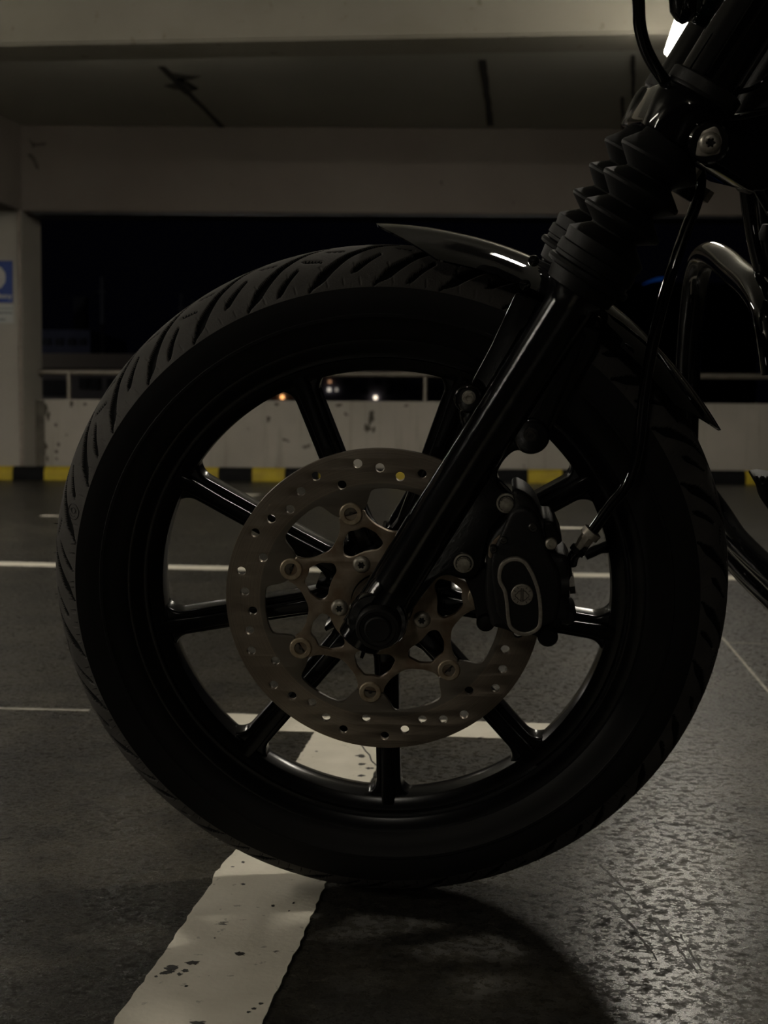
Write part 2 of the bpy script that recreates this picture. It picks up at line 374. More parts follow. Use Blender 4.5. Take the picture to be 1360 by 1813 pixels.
for a, b, wd in ([(0.2406, 1.4671), (0.2611, 1.3194)]+[0.0025], [(0.2655, 1.3133), (0.2808, 1.173)]+[0.003], [(0.2343, 1.3442), (0.2512, 1.2003)]+[0.003], [(0.2851, 1.2618), (0.2839, 1.1755)]+[0.002]):
    link('floor_scratch', strip_mesh('floor_scratch', rough_strip(a, b, wd, .0015, .008, 12), 0.0001, 0.0005), M['rut'], fl)

YB = 10.85        # plane of the far beam and pillar
ZB, ZC = 2.124, 2.788
cl = link('ceiling', box_mesh('ceiling', -9, 9, -7, 11.6, ZC, ZC + .25), M['ceil']); struct(cl, 'dark concrete garage ceiling slab with sealed joints', 'ceiling')
for a, b, wd in ([(-1.472, 9.0303), (-1.2766, 10.9969)]+[0.045], [(0.6083, 8.8144), (0.8119, 10.7292)]+[0.045], [(1.5459, 8.6854), (1.9213, 10.7376)]+[0.022], [(1.6708, 9.7838), (1.8935, 11.0307)]+[0.022]):
    link('ceiling_joint', strip_mesh('ceiling_joint', rough_strip(a, b, wd, .003, .1, 5), ZC - .004, ZC + .002), M['seam'], cl)
# damp stain beside the joint
def blot(name, pts, z0, z1, m, parent): return link(name, prism(name, pts, z0, z1), m, parent)
M['damp'] = mat('damp_stain', (0.10, 0.097, 0.085), 0.9, var=.3, vscale=20)
for q_ in ([(-1.4581, 9.1738), (-1.41, 9.2019), (-1.341, 9.2446), (-1.2464, 9.2721), (-1.3202, 9.3645), (-1.3916, 9.3815), (-1.3744, 9.4738), (-1.4258, 9.5065), (-1.4556, 9.3985)], [(-1.4936, 9.4925), (-1.4164, 9.4438), (-1.3062, 9.5987), (-1.3777, 9.7141), (-1.4298, 9.7983), (-1.45, 9.6669), (-1.4926, 9.6356), (-1.5403, 9.5409)], [(-1.4254, 9.3519), (-1.379, 9.5053), (-1.3429, 9.6642), (-1.3085, 9.6148), (-1.3411, 9.4574), (-1.3749, 9.3203)]):
    blot('damp_stain', q_, ZC - .002, ZC + .002, M['damp'], cl)

fb = link('concrete_beam', box_mesh('concrete_beam', -6.5, 6.5, YB, YB + .40, ZB, ZC + .02, .006), M['farbeam']); struct(fb, 'brownish concrete beam over the dark opening at the back', 'beam')
nb = box_mesh('concrete_beam', -5.2, 5.2, 0, .33, 2.45, ZC + .02, .012)
nb = link('concrete_beam', nb, M['beam'], None, (0.0, 7.12, 0)); nb.rotation_euler.z = -0.088
struct(nb, 'pale pitted concrete beam across the top of the picture', 'beam')
lb = box_mesh('concrete_beam', -.75, 0, -4.2, 0, ZB, ZC + .02, .006)
lb = link('concrete_beam', lb, M['farbeam'], None, ([(-2.882, 2.4472)][0][0], YB + .002, 0)); lb.rotation_euler.z = -YAW
struct(lb, 'short concrete beam running back to the left pillar', 'beam')

px = [(-2.882, 2.4472)][0][0]
pil = prism('concrete_pillar', [(px - 1.0, YB), (px, YB), (px + .050, YB + .40), (px - 1.0, YB + .40)], 0, ZB + .004)
pil = link('concrete_pillar', pil, M['wall']); struct(pil, 'pale concrete pillar at the left edge carrying the blue sign', 'pillar')
pp = box_mesh('wall_back', px + .03, 6.5, 11.10, 11.26, 0, 0.645, .006)
wb = link('wall_back', pp, M['parapet']); struct(wb, 'low pale parapet wall with peeling paint at the back', 'wall')
tr = link('trim_1', box_mesh('trim_1', px + .06, 6.5, YB + .05, YB + .39, ZB - .014, ZB + .002, .003), M['trim']); struct(tr, 'grey metal flashing along the underside of the far beam', 'trim')
# dark strip painted in for the dark reveal where pillar meets parapet
link('dark_reveal', box_mesh('dark_reveal', px + .032, px + .105, 11.094, 11.11, 0.09, 0.640), mat('dark_reveal_paint', (0.16, 0.145, 0.12), .85, var=.4, vscale=9), wb)
# peeled flakes of the parapet, each its own scrap of bare concrete
M['bare'] = mat('bare_concrete', (0.10, 0.092, 0.072), 0.9, var=0.3, vscale=30)
def flake(cx, cz, rx, rz, seed):
    r = random.Random(seed); n = 11
    pts = [(cx + rx * math.cos(2 * PI * k / n) * r.uniform(.45, 1.15), cz + rz * math.sin(2 * PI * k / n) * r.uniform(.45, 1.15)) for k in range(n)]
    V = [(p[0], 11.0975, p[1]) for p in pts] + [(p[0], 11.102, p[1]) for p in pts]
    F = [tuple(range(n)), tuple(range(n, 2 * n))] + [(i, (i + 1) % n, n + (i + 1) % n, n + i) for i in range(n)]
    return raw('paint_flake', V, F)
fls = [(-2.7725, 0.5754), (-2.7455, 0.5111), (-2.5555, 0.6089), (-2.6863, 0.4378), (-2.6648, 0.2766), (-2.6839, 0.2164), (-2.7758, 0.262), (-2.7856, 0.2158), (-2.7584, 0.1605), (-2.6844, 0.161), (-2.5994, 0.3554), (-0.9507, 0.4947), (-0.8816, 0.6148), (-0.1065, 0.5323), (-0.12, 0.4861), (-0.1428, 0.4261), (-0.0873, 0.4173), (-0.3744, 0.6134), (0.179, 0.6122), (-0.5588, 0.6168), (-2.4494, 0.605), (-2.7598, 0.031)]
frs = [(5,12),(4,10),(4,7),(3,4),(4,4),(3,4),(5,8),(4,10),(3,8),(3,3),(2,2),(5,6),(6,3),(6,14),(4,10),(7,8),(4,6),(7,3),(5,3),(4,3),(4,3),(5,6)]
for i, ((fx, fz), (ra, rb)) in enumerate(zip(fls, frs)):
    link('paint_flake', flake(fx, fz, ra * .0046, rb * .0046, i), M['bare'], wb)
# pitted spots on the near beam's lower edge and scabs on the far beam
def scab(parent, name, pts, y0, y1, m):
    n = len(pts); V = [(p[0], y0, p[1]) for p in pts] + [(p[0], y1, p[1]) for p in pts]
    F = [tuple(range(n)), tuple(range(n, 2 * n))] + [(i, (i + 1) % n, n + (i + 1) % n, n + i) for i in range(n)]
    return link(name, raw(name, V, F), m, parent)
for pts in ([(-2.8317, 2.5616), (-2.8048, 2.5749), (-2.7695, 2.5445), (-2.7435, 2.4832), (-2.7395, 2.4393), (-2.766, 2.4611), (-2.7877, 2.5093)], [(-2.8213, 2.6931), (-2.7861, 2.6583), (-2.7506, 2.6498), (-2.6793, 2.659), (-2.6884, 2.6326), (-2.7508, 2.6322), (-2.7866, 2.6145)]):
    scab(fb, 'paint_scab', pts, YB - .003, YB + .004, M['bare'])

# conduit on the pillar edge
cd = tube('conduit', [(px - .015, YB - .018, 0.10), (px - .015, YB - .018, ZC - .03)], .012, 12, 1)
cd = link('conduit', cd, M['conduit']); tag(cd, 'thin painted conduit running up the left pillar edge', 'conduit')
for z in (.45, 1.05, 1.62, 2.2): link('conduit_clip', lathe('conduit_clip', [(.016, -.01), (.016, .01)], 16, (px - .015, YB - .018, z), (0, 0, 1)), M['conduit'], cd)

# yellow and black wall bumper
kb = empty('kerb_bumper', (0, 10.8, 0)); tag(kb, 'yellow and black striped bumper along the foot of the back wall', 'bumper')
KX = [p[0] for p in [(-3.5137, 0.0381), (-3.2435, 0.0398), (-2.9508, 0.0416), (-2.7032, 0.0432), (-2.4285, 0.0449), (-2.1494, 0.0467), (-1.8702, 0.0484), (-1.5956, 0.0502), (-1.3164, 0.0519), (-1.0508, 0.0536), (-0.7897, 0.0552), (-0.5151, 0.0569), (-0.2405, 0.0587), (0.0386, 0.0604), (0.3132, 0.0621), (0.5878, 0.0639), (0.8669, 0.0656), (1.1415, 0.0674), (1.4161, 0.0691), (1.6996, 0.0709), (1.9922, 0.0727), (2.2848, 0.0745), (2.5773, 0.0764), (2.8699, 0.0782), (3.1489, 0.08), (3.4189, 0.0817)]]
prof = [(-.05, 0), (-.05, .055), (-.042, .085), (-.025, .103), (0, .108), (.04, .108), (.04, 0)]
for i in range(len(KX) - 1):
    a, b = KX[i] + .002, KX[i + 1] - .002
    V = [(a, y, z) for y, z in prof] + [(b, y, z) for y, z in prof]; n = len(prof)
    F = [tuple(range(n)), tuple(range(n, 2 * n))] + [(k, (k + 1) % n, n + (k + 1) % n, n + k) for k in range(n)]
    o = link('bumper_block', raw('bumper_block', V, F), M['yellow'] if i % 2 else M['black'], kb)
    o['label'] = 'yellow bumper block' if i % 2 else 'black bumper block'

# guard rail on the parapet
rl = empty('guard_rail', (0, 11.18, .645)); tag(rl, 'steel tube guard rail on top of the back parapet', 'railing')
zr = 0.868 - .645
link('top_rail', tube('top_rail', [(px + .03, 0, zr), (6.4, 0, zr)], .0235, 16, 1), M['steel'], rl)
for x_ in [(-2.596, 0.7253), (0.3324, 0.7436), (3.2649, 0.762)]:
    link('rail_post', tube('rail_post', [(x_[0], 0, -.004), (x_[0], 0, zr - .015)], .017, 14, 1), M['steel'], rl)
link('rail_post', tube('rail_post', [(6.0, 0, -.004), (6.0, 0, zr - .015)], .017, 14, 1), M['steel'], rl)

# ------------------------------------------------------------------ signs on the pillar
YS = YB - .012
s0, s1 = [(-3.4192, 1.7323), (-2.956, 1.4026)]
sg = empty('parking_sign', ((s0[0] + s1[0]) / 2, YS, s1[1])); tag(sg, 'blue parking sign with a white P on the left pillar', 'sign')
def onsign(me): return me
def vplate(name, pts, y0, y1, m, parent):
    n = len(pts); ox, oy, oz = parent.location
    V = [(p[0] - ox, y0 - oy, p[1] - oz) for p in pts] + [(p[0] - ox, y1 - oy, p[1] - oz) for p in pts]
    F = [tuple(range(n)), tuple(range(n, 2 * n))] + [(i, (i + 1) % n, n + (i + 1) % n, n + i) for i in range(n)]
    return link(name, raw(name, V, F), m, parent)
vplate('sign_panel', [(s0[0], s0[1]), (s1[0], s0[1]), (s1[0], s1[1]), (s0[0], s1[1])], YS, YB - .001, M['blue'], sg)
# letter P: stem and bowl
q = [(-3.2677, 1.6934), (-3.2051, 1.6938), (-3.0888, 1.6945), (-3.0443, 1.6815), (-3.0135, 1.6374), (-3.0095, 1.602), (-3.0145, 1.5621), (-3.0464, 1.5175), (-3.0913, 1.5039), (-3.2077, 1.5032), (-3.2081, 1.4765), (-3.2708, 1.4761)]
letter = vplate('letter_p', q, YS - .002, YS + .001, M['white'], sg)
vplate('letter_counter', [(-3.2058, 1.6451), (-3.1118, 1.6457), (-3.0852, 1.6325), (-3.0766, 1.6016), (-3.086, 1.5705), (-3.1131, 1.5526), (-3.2071, 1.552)], YS - .0035, YS - .001, M['blue'], sg)
def text_mesh(name, body, size):
    cu = bpy.data.curves.new('tmp', 'FONT'); cu.body = body; cu.size = size; cu.align_x = 'RIGHT'; cu.extrude = .0008; cu.offset = .0012
    ob = bpy.data.objects.new('tmp', cu); COL.objects.link(ob)
    dg = bpy.context.evaluated_depsgraph_get(); dg.update()
    me = bpy.data.meshes.new_from_object(ob.evaluated_get(dg)); me.name = name; me.materials.clear()
    bpy.data.objects.remove(ob); bpy.data.curves.remove(cu)
    me.transform(Matrix.Rotation(PI / 2, 4, 'X')); return me
tp = [(-2.9617, 1.4379)][0]
tm = text_mesh('lettering', 'p\u0142atny', .056)
link('lettering', tm, M['white'], sg, (tp[0] - sg.location.x, -.0015, tp[1] - sg.location.z))
t0, t1 = [(-3.4154, 1.3908), (-2.9512, 1.2425)]
ip = empty('notice_plate', ((t0[0] + t1[0]) / 2, YS, t1[1])); tag(ip, 'small grey notice plate below the blue parking sign', 'sign')
vplate('plate_panel', [(t0[0], t0[1]), (t1[0], t0[1]), (t1[0], t1[1]), (t0[0], t1[1])], YS, YB - .001, M['plate'], ip)
for a, b in (([(-3.3979, 1.3598), (-2.9588, 1.3537)]), ([(-3.3984, 1.3287), (-2.9593, 1.3181)]), ([(-3.3992, 1.2753), (-3.0137, 1.2643)])):
    vplate('print_line', [(a[0], a[1]), (b[0], a[1]), (b[0], b[1]), (a[0], b[1])], YS - .001, YS + .001, M['print'], ip)

# ------------------------------------------------------------------ lamps
M['housing'] = M['house']
def lamp(x, y, z, L, strength, label, turn_=0.0):
    t = empty('tube_lamp', (x, y, z)); tag(t, label, 'lamp', 'ceiling tube lamps'); t.rotation_euler.z = -YAW + turn_
    link('lamp_housing', box_mesh('lamp_housing', -.035, .035, -L / 2, L / 2, .035, .075, .008), M['house'], t)
    em = mat('lamp_diffuser', (.8, .8, .75), .5, emit=(1.0, 0.93, 0.80), estr=strength)
    link('diffuser', box_mesh('diffuser', -.068, .068, -L / 2 + .01, L / 2 - .01, 0, .036, .010), em, t)
    for s in (-.35, .35): link('hanger', tube('hanger', [(0, s * L, .07), (0, s * L, ZC - z)], .004, 8, 1), M['house'], t)
for i, l in enumerate(LAMPS): lamp(*l, PI / 2 + YAW if i >= len(LAMPS) - 2 else 0.0)
# twin panel luminaire straight above the front wheel, lying across the bay
tp_ = empty('panel_lamp', PANEL[:3]); tag(tp_, 'twin panel ceiling light above the front wheel of the motorcycle', 'lamp'); tp_.rotation_euler.z = -YAW
link('lamp_housing', box_mesh('lamp_housing', -.135, .135, -.11, .11, .022, .07, .01), M['house'], tp_)
pem = mat('panel_diffuser', (.8, .8, .75), .5, emit=(1.0, 0.93, 0.80), estr=PANEL[3])
for a_, b_ in ((-.125, -.008), (.008, .125)): link('diffuser', box_mesh('diffuser', a_, b_, -.095, .095, 0, .024, .006), pem, tp_)
for s_ in (-.10, .10): link('hanger', tube('hanger', [(s_, 0, .065), (s_, 0, ZC - PANEL[2])], .004, 8, 1), M['house'], tp_)

# ------------------------------------------------------------------ outside, beyond the parapet
def facade(name, x0, x1, y0, y1, z0, z1, m, label, cat='building'):
    t = empty(name, ((x0 + x1) / 2, y0, z0)); tag(t, label, cat)
    link('wall', box_mesh('wall', x0 - t.location.x, x1 - t.location.x, 0, y1 - y0, 0, z1 - z0), m, t); return t
def windows(t, rects, m, depth=.1):
    for a, b in rects:
        link('window', box_mesh('window', a[0] - t.location.x, b[0] - t.location.x, -depth, .05, b[1] - t.location.z, a[1] - t.location.z), m, t)
st = link('street_ground', box_mesh('street_ground', -60, 80, 14, 160, -6.2, -6.0), M['fardark']); struct(st, 'dark street level far below the parking deck', 'ground')
g0, g1 = [(-12.9101, 2.4726), (-7.3142, 0.8763)]
b1 = facade('office_block', g0[0], g1[0], 42, 50, -6, g0[1], M['far1'], 'dim grey flat roofed block beyond the parapet on the left')
link('roof_edge', box_mesh('roof_edge', g0[0] - .2 - b1.location.x, g1[0] + .2 - b1.location.x, -.5, .2, [(-11.8714, 2.0287)][0][1] + 6, g0[1] + 6), mat('roof_edge', (.42, .38, .33), .9), b1)
windows(b1, [[(-9.418, 1.7492), (-9.177, 1.4036)], [(-9.0695, 1.7514), (-8.8284, 1.3884)], [(-10.5687, 1.69), (-9.789, 1.2086)], [(-8.5642, 1.7372), (-8.3227, 1.3915)]], M['fardark'])
g0, g1 = [(-20.9194, 5.039), (-15.1379, 3.4322)]
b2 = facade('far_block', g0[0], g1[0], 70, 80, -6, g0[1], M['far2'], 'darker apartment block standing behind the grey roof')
windows(b2, [[(-17.5634, 4.5705), (-17.1611, 4.2273)], [(-16.9256, 4.5745), (-16.5231, 4.2312)], [(-16.2879, 4.5785), (-15.8852, 4.2352)], [(-15.7081, 4.5821), (-15.3632, 4.2385)]], M['fardark'])
g0, g1 = [(-19.1756, 7.814), (-18.5019, 5.4033)]
ch = facade('chimney_stack', g0[0], g1[0], 84, 85.2, -6, g0[1], M['far1'], 'pale chimney stack rising behind the apartment block', 'chimney')
link('chimney_cap', box_mesh('chimney_cap', -.4, .4, -.05, 1.25, g0[1] + 6, g0[1] + 6.15), M['far1'], ch)
for i, (a, b) in enumerate(([(-15.0283, 7.9553), (-14.845, 4.7073)], [(-10.8406, 7.0972), (-10.7028, 4.1403)], [(-10.1871, 6.8062), (-10.1062, 4.144)])):
    m_ = facade('antenna_mast', a[0], b[0], 72, 72.15, -6, a[1], M['far1'], ['tall thin mast right of the chimney stack', 'thicker mast showing above the tyre', 'thin mast just right of the mast above the tyre'][i], 'mast')
    link('cross_arm', box_mesh('cross_arm', -.2, .2, -.05, .2, a[1] + 5.2, a[1] + 5.3), M['far1'], m_)
g0, g1 = [(-6.5082, 3.0519), (5.5789, 1.1437)]
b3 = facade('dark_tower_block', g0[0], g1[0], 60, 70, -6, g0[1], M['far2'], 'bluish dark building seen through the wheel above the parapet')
def lit(name, px_, w_, h_, col, s_, parent, y):
    em = mat('lit_window', (.2, .2, .2), .5, emit=col, estr=s_)
    link('lit_window', box_mesh('lit_window', px_[0] - w_ / 2 - parent.location.x, px_[0] + w_ / 2 - parent.location.x, -.12, .02, px_[1] - h_ / 2 - parent.location.z, px_[1] + h_ / 2 - parent.location.z), em, parent)
for p, w_, h_, col, s_ in (([(-4.5165, 1.5027)][0], .14, .16, (1, .45, .15), 2.2), ([(-0.4054, 1.5037)][0], .14, .16, (1, .85, .65), 2.0), ([(-2.4497, 1.8384)][0], .13, .15, (1, .9, .75), .7), ([(-2.426, 2.1857)][0], .11, .11, (1, .5, .25), .5), ([(-2.1259, 1.8404)][0], .10, .14, (1, .9, .75), .3)):
    lit('lit_window', p, w_, h_, col, s_, b3, 60)
windows(b3, [[(-1.0325, 2.3184), (-0.7324, 2.0724)], [(-0.4849, 2.3218), (-0.1847, 2.0758)], [(0.0627, 2.3253), (0.3631, 2.0792)], [(0.6103, 2.3287), (0.9109, 2.0826)], [(-1.0303, 1.8969), (-0.7301, 1.6506)], [(0.0654, 1.9037), (0.3659, 1.6574)], [(0.6133, 1.9071), (0.914, 1.6609)], [(-1.8539, 2.3133), (-1.5541, 2.0672)]], M['fardark'])
g0, g1 = [(15.5887, 10.1729), (25.9204, 4.7745)]
b4 = facade('corner_building', g0[0], g1[0], 95, 105, -6, g0[1], mat('soot_facade', (.02, .02, .025), .9), 'black building beneath the blue roof sign')
nz = tube('neon_band', [(17.7912, 94.6, 9.9914), (18.3335, 94.6, 10.227), (18.9552, 94.6, 10.3857), (19.8907, 94.6, 10.4689)], [.02, .07, .12, .03], 10, 6)
nz.transform(Matrix.Translation((-b4.location.x, -b4.location.y, -b4.location.z)))
link('neon_band', nz, mat('blue_neon', (.0, .02, .1), .5, emit=(.03, .22, 1.0), estr=.05), b4)
link('neon_bracket', box_mesh('neon_bracket', [(18.9223, 10.1936)][0][0] - .05 - b4.location.x, [(18.9223, 10.1936)][0][0] + .05 - b4.location.x, -.4, .3, g0[1] + 5.6, g0[1] + 6.3), M['fardark'], b4)
# street lamp added out of view on the left to light the facades
sl = empty('fill_street_lamp', (-16, 36, -6)); tag(sl, 'added unseen street lamp lighting the facades beyond the left pillar', 'street lamp')
link('pole', tube('pole', [(0, 0, 0), (0, 0, 8.6), (.3, 0, 9.0), (1.0, 0, 9.0)], .07, 10, 4), M['fardark'], sl)
link('lamp_head', box_mesh('lamp_head', .7, 1.3, -.15, .15, 8.9, 9.02, .02), M['fardark'], sl)
ld = bpy.data.lights.new('bulb', 'POINT'); ld.energy = 60; ld.color = (1, .92, .84); ld.shadow_soft_size = .15
lo = bpy.data.objects.new('bulb', ld); COL.objects.link(lo); lo.parent = sl; lo.location = (1.0, 0, 8.8)

sl2 = empty('fill_street_lamp', (-24, 60, -6)); tag(sl2, 'added unseen street lamp brightening the far block', 'street lamp')  # second lamp added out of view to brighten the far block
link('pole', tube('pole', [(0, 0, 0), (0, 0, 8.6), (.3, 0, 9.0), (1.0, 0, 9.0)], .07, 10, 4), M['fardark'], sl2)
link('lamp_head', box_mesh('lamp_head', .7, 1.3, -.15, .15, 8.9, 9.02, .02), M['fardark'], sl2)
ld2 = bpy.data.lights.new('bulb', 'POINT'); ld2.energy = 120; ld2.color = (.9, .94, 1.0); ld2.shadow_soft_size = .15
lo2 = bpy.data.objects.new('bulb', ld2); COL.objects.link(lo2); lo2.parent = sl2; lo2.location = (1.0, 0, 8.8)

# ------------------------------------------------------------------ the motorcycle (front end, leaning on its stand)
U = Vector((0.99700218, -0.0773735, 0)); VV = Vector((-0.01590858, -0.20499128, 0.9786345)); NN = Vector((-0.07572038, -0.97570073, -0.20560766))
C0 = Vector((0.00288264, 1.3307413, 0.32495581)); RT = 0.331
bike = empty('motorcycle'); base = C0 - VV * RT
bike.matrix_world = Matrix(((U.x, -NN.x, VV.x, base.x), (U.y, -NN.y, VV.y, base.y), (U.z, -NN.z, VV.z, base.z), (0, 0, 0, 1)))
tag(bike, 'black motorcycle front end leaning on its stand over a white stripe', 'motorcycle')
HUB = (0, 0, RT)                                 # parts are modelled about the wheel centre: x = u, y = away from viewer, z = v
def part(name, me, m, parent=None, label=None, angle=35):
    o = link(name, me, m, parent or bike, HUB if parent is None else (0, 0, 0), angle)
    if label: o['label'] = label
    return o

# ---- tyre
def Rt(d): return .331 - .033 * (np.abs(d) / .05) ** 2
NT, ND, PER = 2880, 116, 16
per = NT // PER                                  # columns in one repeat of the tread (two long grooves)
dd = np.linspace(-.05, .05, ND + 1); th = np.arange(per) * (360 / NT)
TH, DD = np.meshgrid(th, dd, indexing='ij')
depth = np.zeros_like(TH); P360 = 360 / PER
def groove(pts, w0, w1, dp, mirror):
    """a groove drawn through (degrees, offset) points, w0 to w1 wide"""
    global depth
    pts = np.array(pts, float); pts[:, 1] *= (-1 if mirror else 1); pts[:, 0] += (P360 / 4 if mirror else 0)
    deg2m = math.radians(1) * .315
    n = len(pts); fine = np.linspace(0, n - 1, n * 6); X = np.interp(fine, range(n), pts[:, 0]); Y = np.interp(fine, range(n), pts[:, 1])
    for i in range(len(X) - 1):
        for sh in (-2 * P360, -P360, 0, P360, 2 * P360):
            ax, ay, bx, by = (X[i] + sh) * deg2m, Y[i], (X[i + 1] + sh) * deg2m, Y[i + 1]
            px_, py_ = TH * deg2m - ax, DD - ay; vx, vy = bx - ax, by - ay; L2 = vx * vx + vy * vy + 1e-12
            t = np.clip((px_ * vx + py_ * vy) / L2, 0, 1); dist = np.hypot(px_ - t * vx, py_ - t * vy)
            f = (i + .5) / (len(X) - 1); wd = (w0 + (w1 - w0) * min(1, f / .75)) * (1 if f < .8 else max(.25, (1 - f) / .2))
            g = np.clip((wd / 2 + .0009 - dist) / .0018, 0, 1); g = g * g * (3 - 2 * g)
            depth = np.maximum(depth, g * dp)
E0 = 102.1 - 90
for mir in (False, True):
    for k in (0, 1):
        e = (E0 + k * P360 / 2)
        groove([(e - 14.6, .0012), (e - 11.2, .0085), (e - 8.9, .0155), (e - 6.8, .0223), (e - 4.8, .0305), (e - 3.4, .0358), (e - 1.8, .042), (e, .0478)], .0028, .0072, .0042, mir)
        groove([(e - 17.2, .0148), (e - 14.3, .0118)], .0022, .0022, .0022, mir)
    groove([(E0 - 12.0, .0222), (E0 - 9.6, .031), (E0 - 7.4, .0388)], .0020, .0046, .0036, mir)
    e = E0 + P360 / 2
    groove([(e - 9.7, .0292), (e - 7.6, .0375), (e - 5.6, .0462)], .0018, .0044, .0036, mir)
    groove([(e - 13.6, .0254), (e - 10.4, .0208)], .0024, .0030, .0024, mir)
    for q_ in range(8):
        groove([(q_ * 2.81 + .6, .0435), (q_ * 2.81 + .4, .0475)], .0011, .0011, .0012, mir)
        if q_ % 2: groove([(q_ * 2.81 + 1.6, .0315), (q_ * 2.81 + 1.3, .0345)], .0011, .0011, .0012, mir)
R2 = Rt(DD) - depth
R2 = np.tile(R2, (PER, 1)); DP = np.tile(depth, (PER, 1)); ang = np.radians(np.arange(NT) * 360 / NT + 90)
X = R2 * np.cos(ang)[:, None]; Zz = R2 * np.sin(ang)[:, None]; Yy = -np.tile(dd, (NT, 1))
verts = np.stack([X, Yy, Zz], -1).reshape(-1, 3)
ii, jj = np.meshgrid(np.arange(NT), np.arange(ND), indexing='ij'); i2 = (ii + 1) % NT; K = ND + 1
quads = np.stack([ii * K + jj, ii * K + jj + 1, i2 * K + jj + 1, i2 * K + jj], -1).reshape(-1, 4)
qd = (DP[ii, jj] + DP[i2, jj] + DP[ii, jj + 1] + DP[i2, jj + 1]).ravel() / 4
tm_ = bpy.data.meshes.new('tyre'); tm_.vertices.add(len(verts)); tm_.vertices.foreach_set('co', verts.ravel().astype(np.float32))
tm_.loops.add(len(quads) * 4); tm_.loops.foreach_set('vertex_index', quads.ravel().astype(np.int32))
tm_.polygons.add(len(quads)); tm_.polygons.foreach_set('loop_start', (np.arange(len(quads)) * 4).astype(np.int32))
tm_.materials.append(M['tread']); tm_.materials.append(M['groove'])
tm_.polygons.foreach_set('material_index', (qd > .0012).astype(np.int32)); tm_.update(calc_edges=True); tm_.validate()
tyre = part('tyre', tm_, None, None, 'black tyre with swept tread grooves', 180)
sw = [(.2465, .0345), (.2485, .0385), (.254, .0435), (.262, .0475), (.2705, .0500), (.2712, .0508), (.2738, .0510), (.2745, .0505), (.284, .0515), (.2915, .0510), (.2980, .0502), (.2982, .0496)]
for s in (1, -1):
    part('sidewall', lathe('sidewall', [(r, s * d) for r, d in sw], 180, cap=False), M['side'], tyre)
# moulded roundel on the shoulder
def on_tread(deg, d, lift=.0003):
    r = float(Rt(d)) + lift; return (r * math.cos(math.radians(deg)), -d, r * math.sin(math.radians(deg)))
def tread_line(pts, r): return tube('emblem_line', [on_tread(a, b) for a, b in pts], r, 6, 3)
ea, ed = 164.3, .0412; k_ = 57.3 / .31
def circ(rr, a0=0, a1=360, n=14, ca=0, cd=0): return [(ea + (ca + rr * math.cos(math.radians(a0 + (a1 - a0) * i / n))) * k_, ed + cd + rr * .8 * math.sin(math.radians(a0 + (a1 - a0) * i / n))) for i in range(n + 1)]
em_ = join_meshes('tyre_emblem', [tread_line(circ(.0075), .00035), tread_line(circ(.0028, ca=-.001), .0003), tread_line(circ(.0045, 100, 260, 8, ca=.001), .0003), tread_line(circ(.0038, -60, 60, 8, ca=.0012), .0003)])
part('tyre_emblem', em_, M['recess'], tyre, 'round moulded emblem on the tyre shoulder')
hv = []
for k in range(70):
    a = 170 + k * 2.2 + random.uniform(-.7, .7)
    if a > 345: break
    for s in (-.047, .0485, .0):
        if s == 0.0 and k % 2: continue
        p = Vector(on_tread(a, s, -.0002)); rad = Vector((math.cos(math.radians(a)), 0, math.sin(math.radians(a))))
        if p.z < -.31 : continue
        tip = p + rad * random.uniform(.003, .0062) + Vector((random.uniform(-.001, .001), 0, random.uniform(-.001, .001)))
        hv.append(tube('h', [p, (p + tip) / 2 + Vector((.0004, 0, 0)), tip], [.00045, .0004, .0002], 5, 1))
o = part('vent_hairs', join_meshes('vent_hairs', hv), M['side'], tyre, 'fine rubber vent hairs on the tread edge'); o['kind'] = 'stuff'

# ---- cast wheel
rim_prof = [(.2430, .0300), (.2495, .0355), (.2515, .0375), (.2505, .0395), (.2470, .0392), (.2380, .0330), (.2345, .0315), (.2320, .0315), (.2305, .0290), (.2275, .0280), (.2205, .0250), (.2185, .0235),
            (.2175, .0120), (.2190, -.0010), (.2260, -.0180), (.2320, -.0315), (.2380, -.0330), (.2470, -.0392), (.2505, -.0395), (.2515, -.0375), (.2430, -.0300), (.2290, -.0140), (.2280, .0140)]
rim = part('wheel_rim', lathe('wheel_rim', rim_prof, 180, closed=True), M['satin'], None, 'satin black nine spoke cast wheel rim', 30)
def spoke_outline():
    hw, f = .0122, .0165
    side = [(.0480, .0215), (.056, .0180), (.0625, .0145), (.070, .0124), (.10, .0120)]
    side += [(.2190 - f + f * math.sin(a), hw + f - f * math.cos(a)) for a in [i * PI / 2 / 8 for i in range(9)]]
    side += [(.2235, hw + f + .0015)]
    return side + [(r, -t) for r, t in side[::-1]]
so = spoke_outline()
def turn(me, deg):
    me.transform(Matrix.Rotation(-math.radians(deg), 4, 'Y')); return me
sp_me = plate('spoke', [so], -.004, .0195, .0035, 3)
rib = [(.050, .0075), (.10, .0062), (.18, .0058), (.214, .0070), (.2315, .0062)]
rib_me = plate('rib', [rib + [(r, -t) for r, t in rib[::-1]]], .012, .0272, .0022, 2)
sp_me = join_meshes('spoke', [sp_me, rib_me])
for k in range(9):
    o = link('spoke', sp_me, M['satin'], rim); o.rotation_euler.y = -math.radians(270.4 + 40 * k)
hub = lathe('hub', [(.020, -.055), (.040, -.055), (.045, -.045), (.052, -.02), (.056, -.006), (.056, .018), (.050, .026), (.050, .046), (.020, .0465)], 64)
part('hub', hub, M['satin'], rim)
for k in range(9):   # casting webs between hub and disc flange
    a = 270.4 + 40 * k + 20
    wme = plate('hub_web', [[(.040, .003), (.066, .0016), (.066, -.0016), (.040, -.003)]], -.002, .040, .001, 1)
    turn(wme, a); part('hub_web', wme, M['satin'], rim)
vs = [(0.2236, -0.004, 0.0452), (0.2154, -0.006, 0.0446), (0.2046, -0.008, 0.0422), (0.1928, -0.01, 0.0364)]
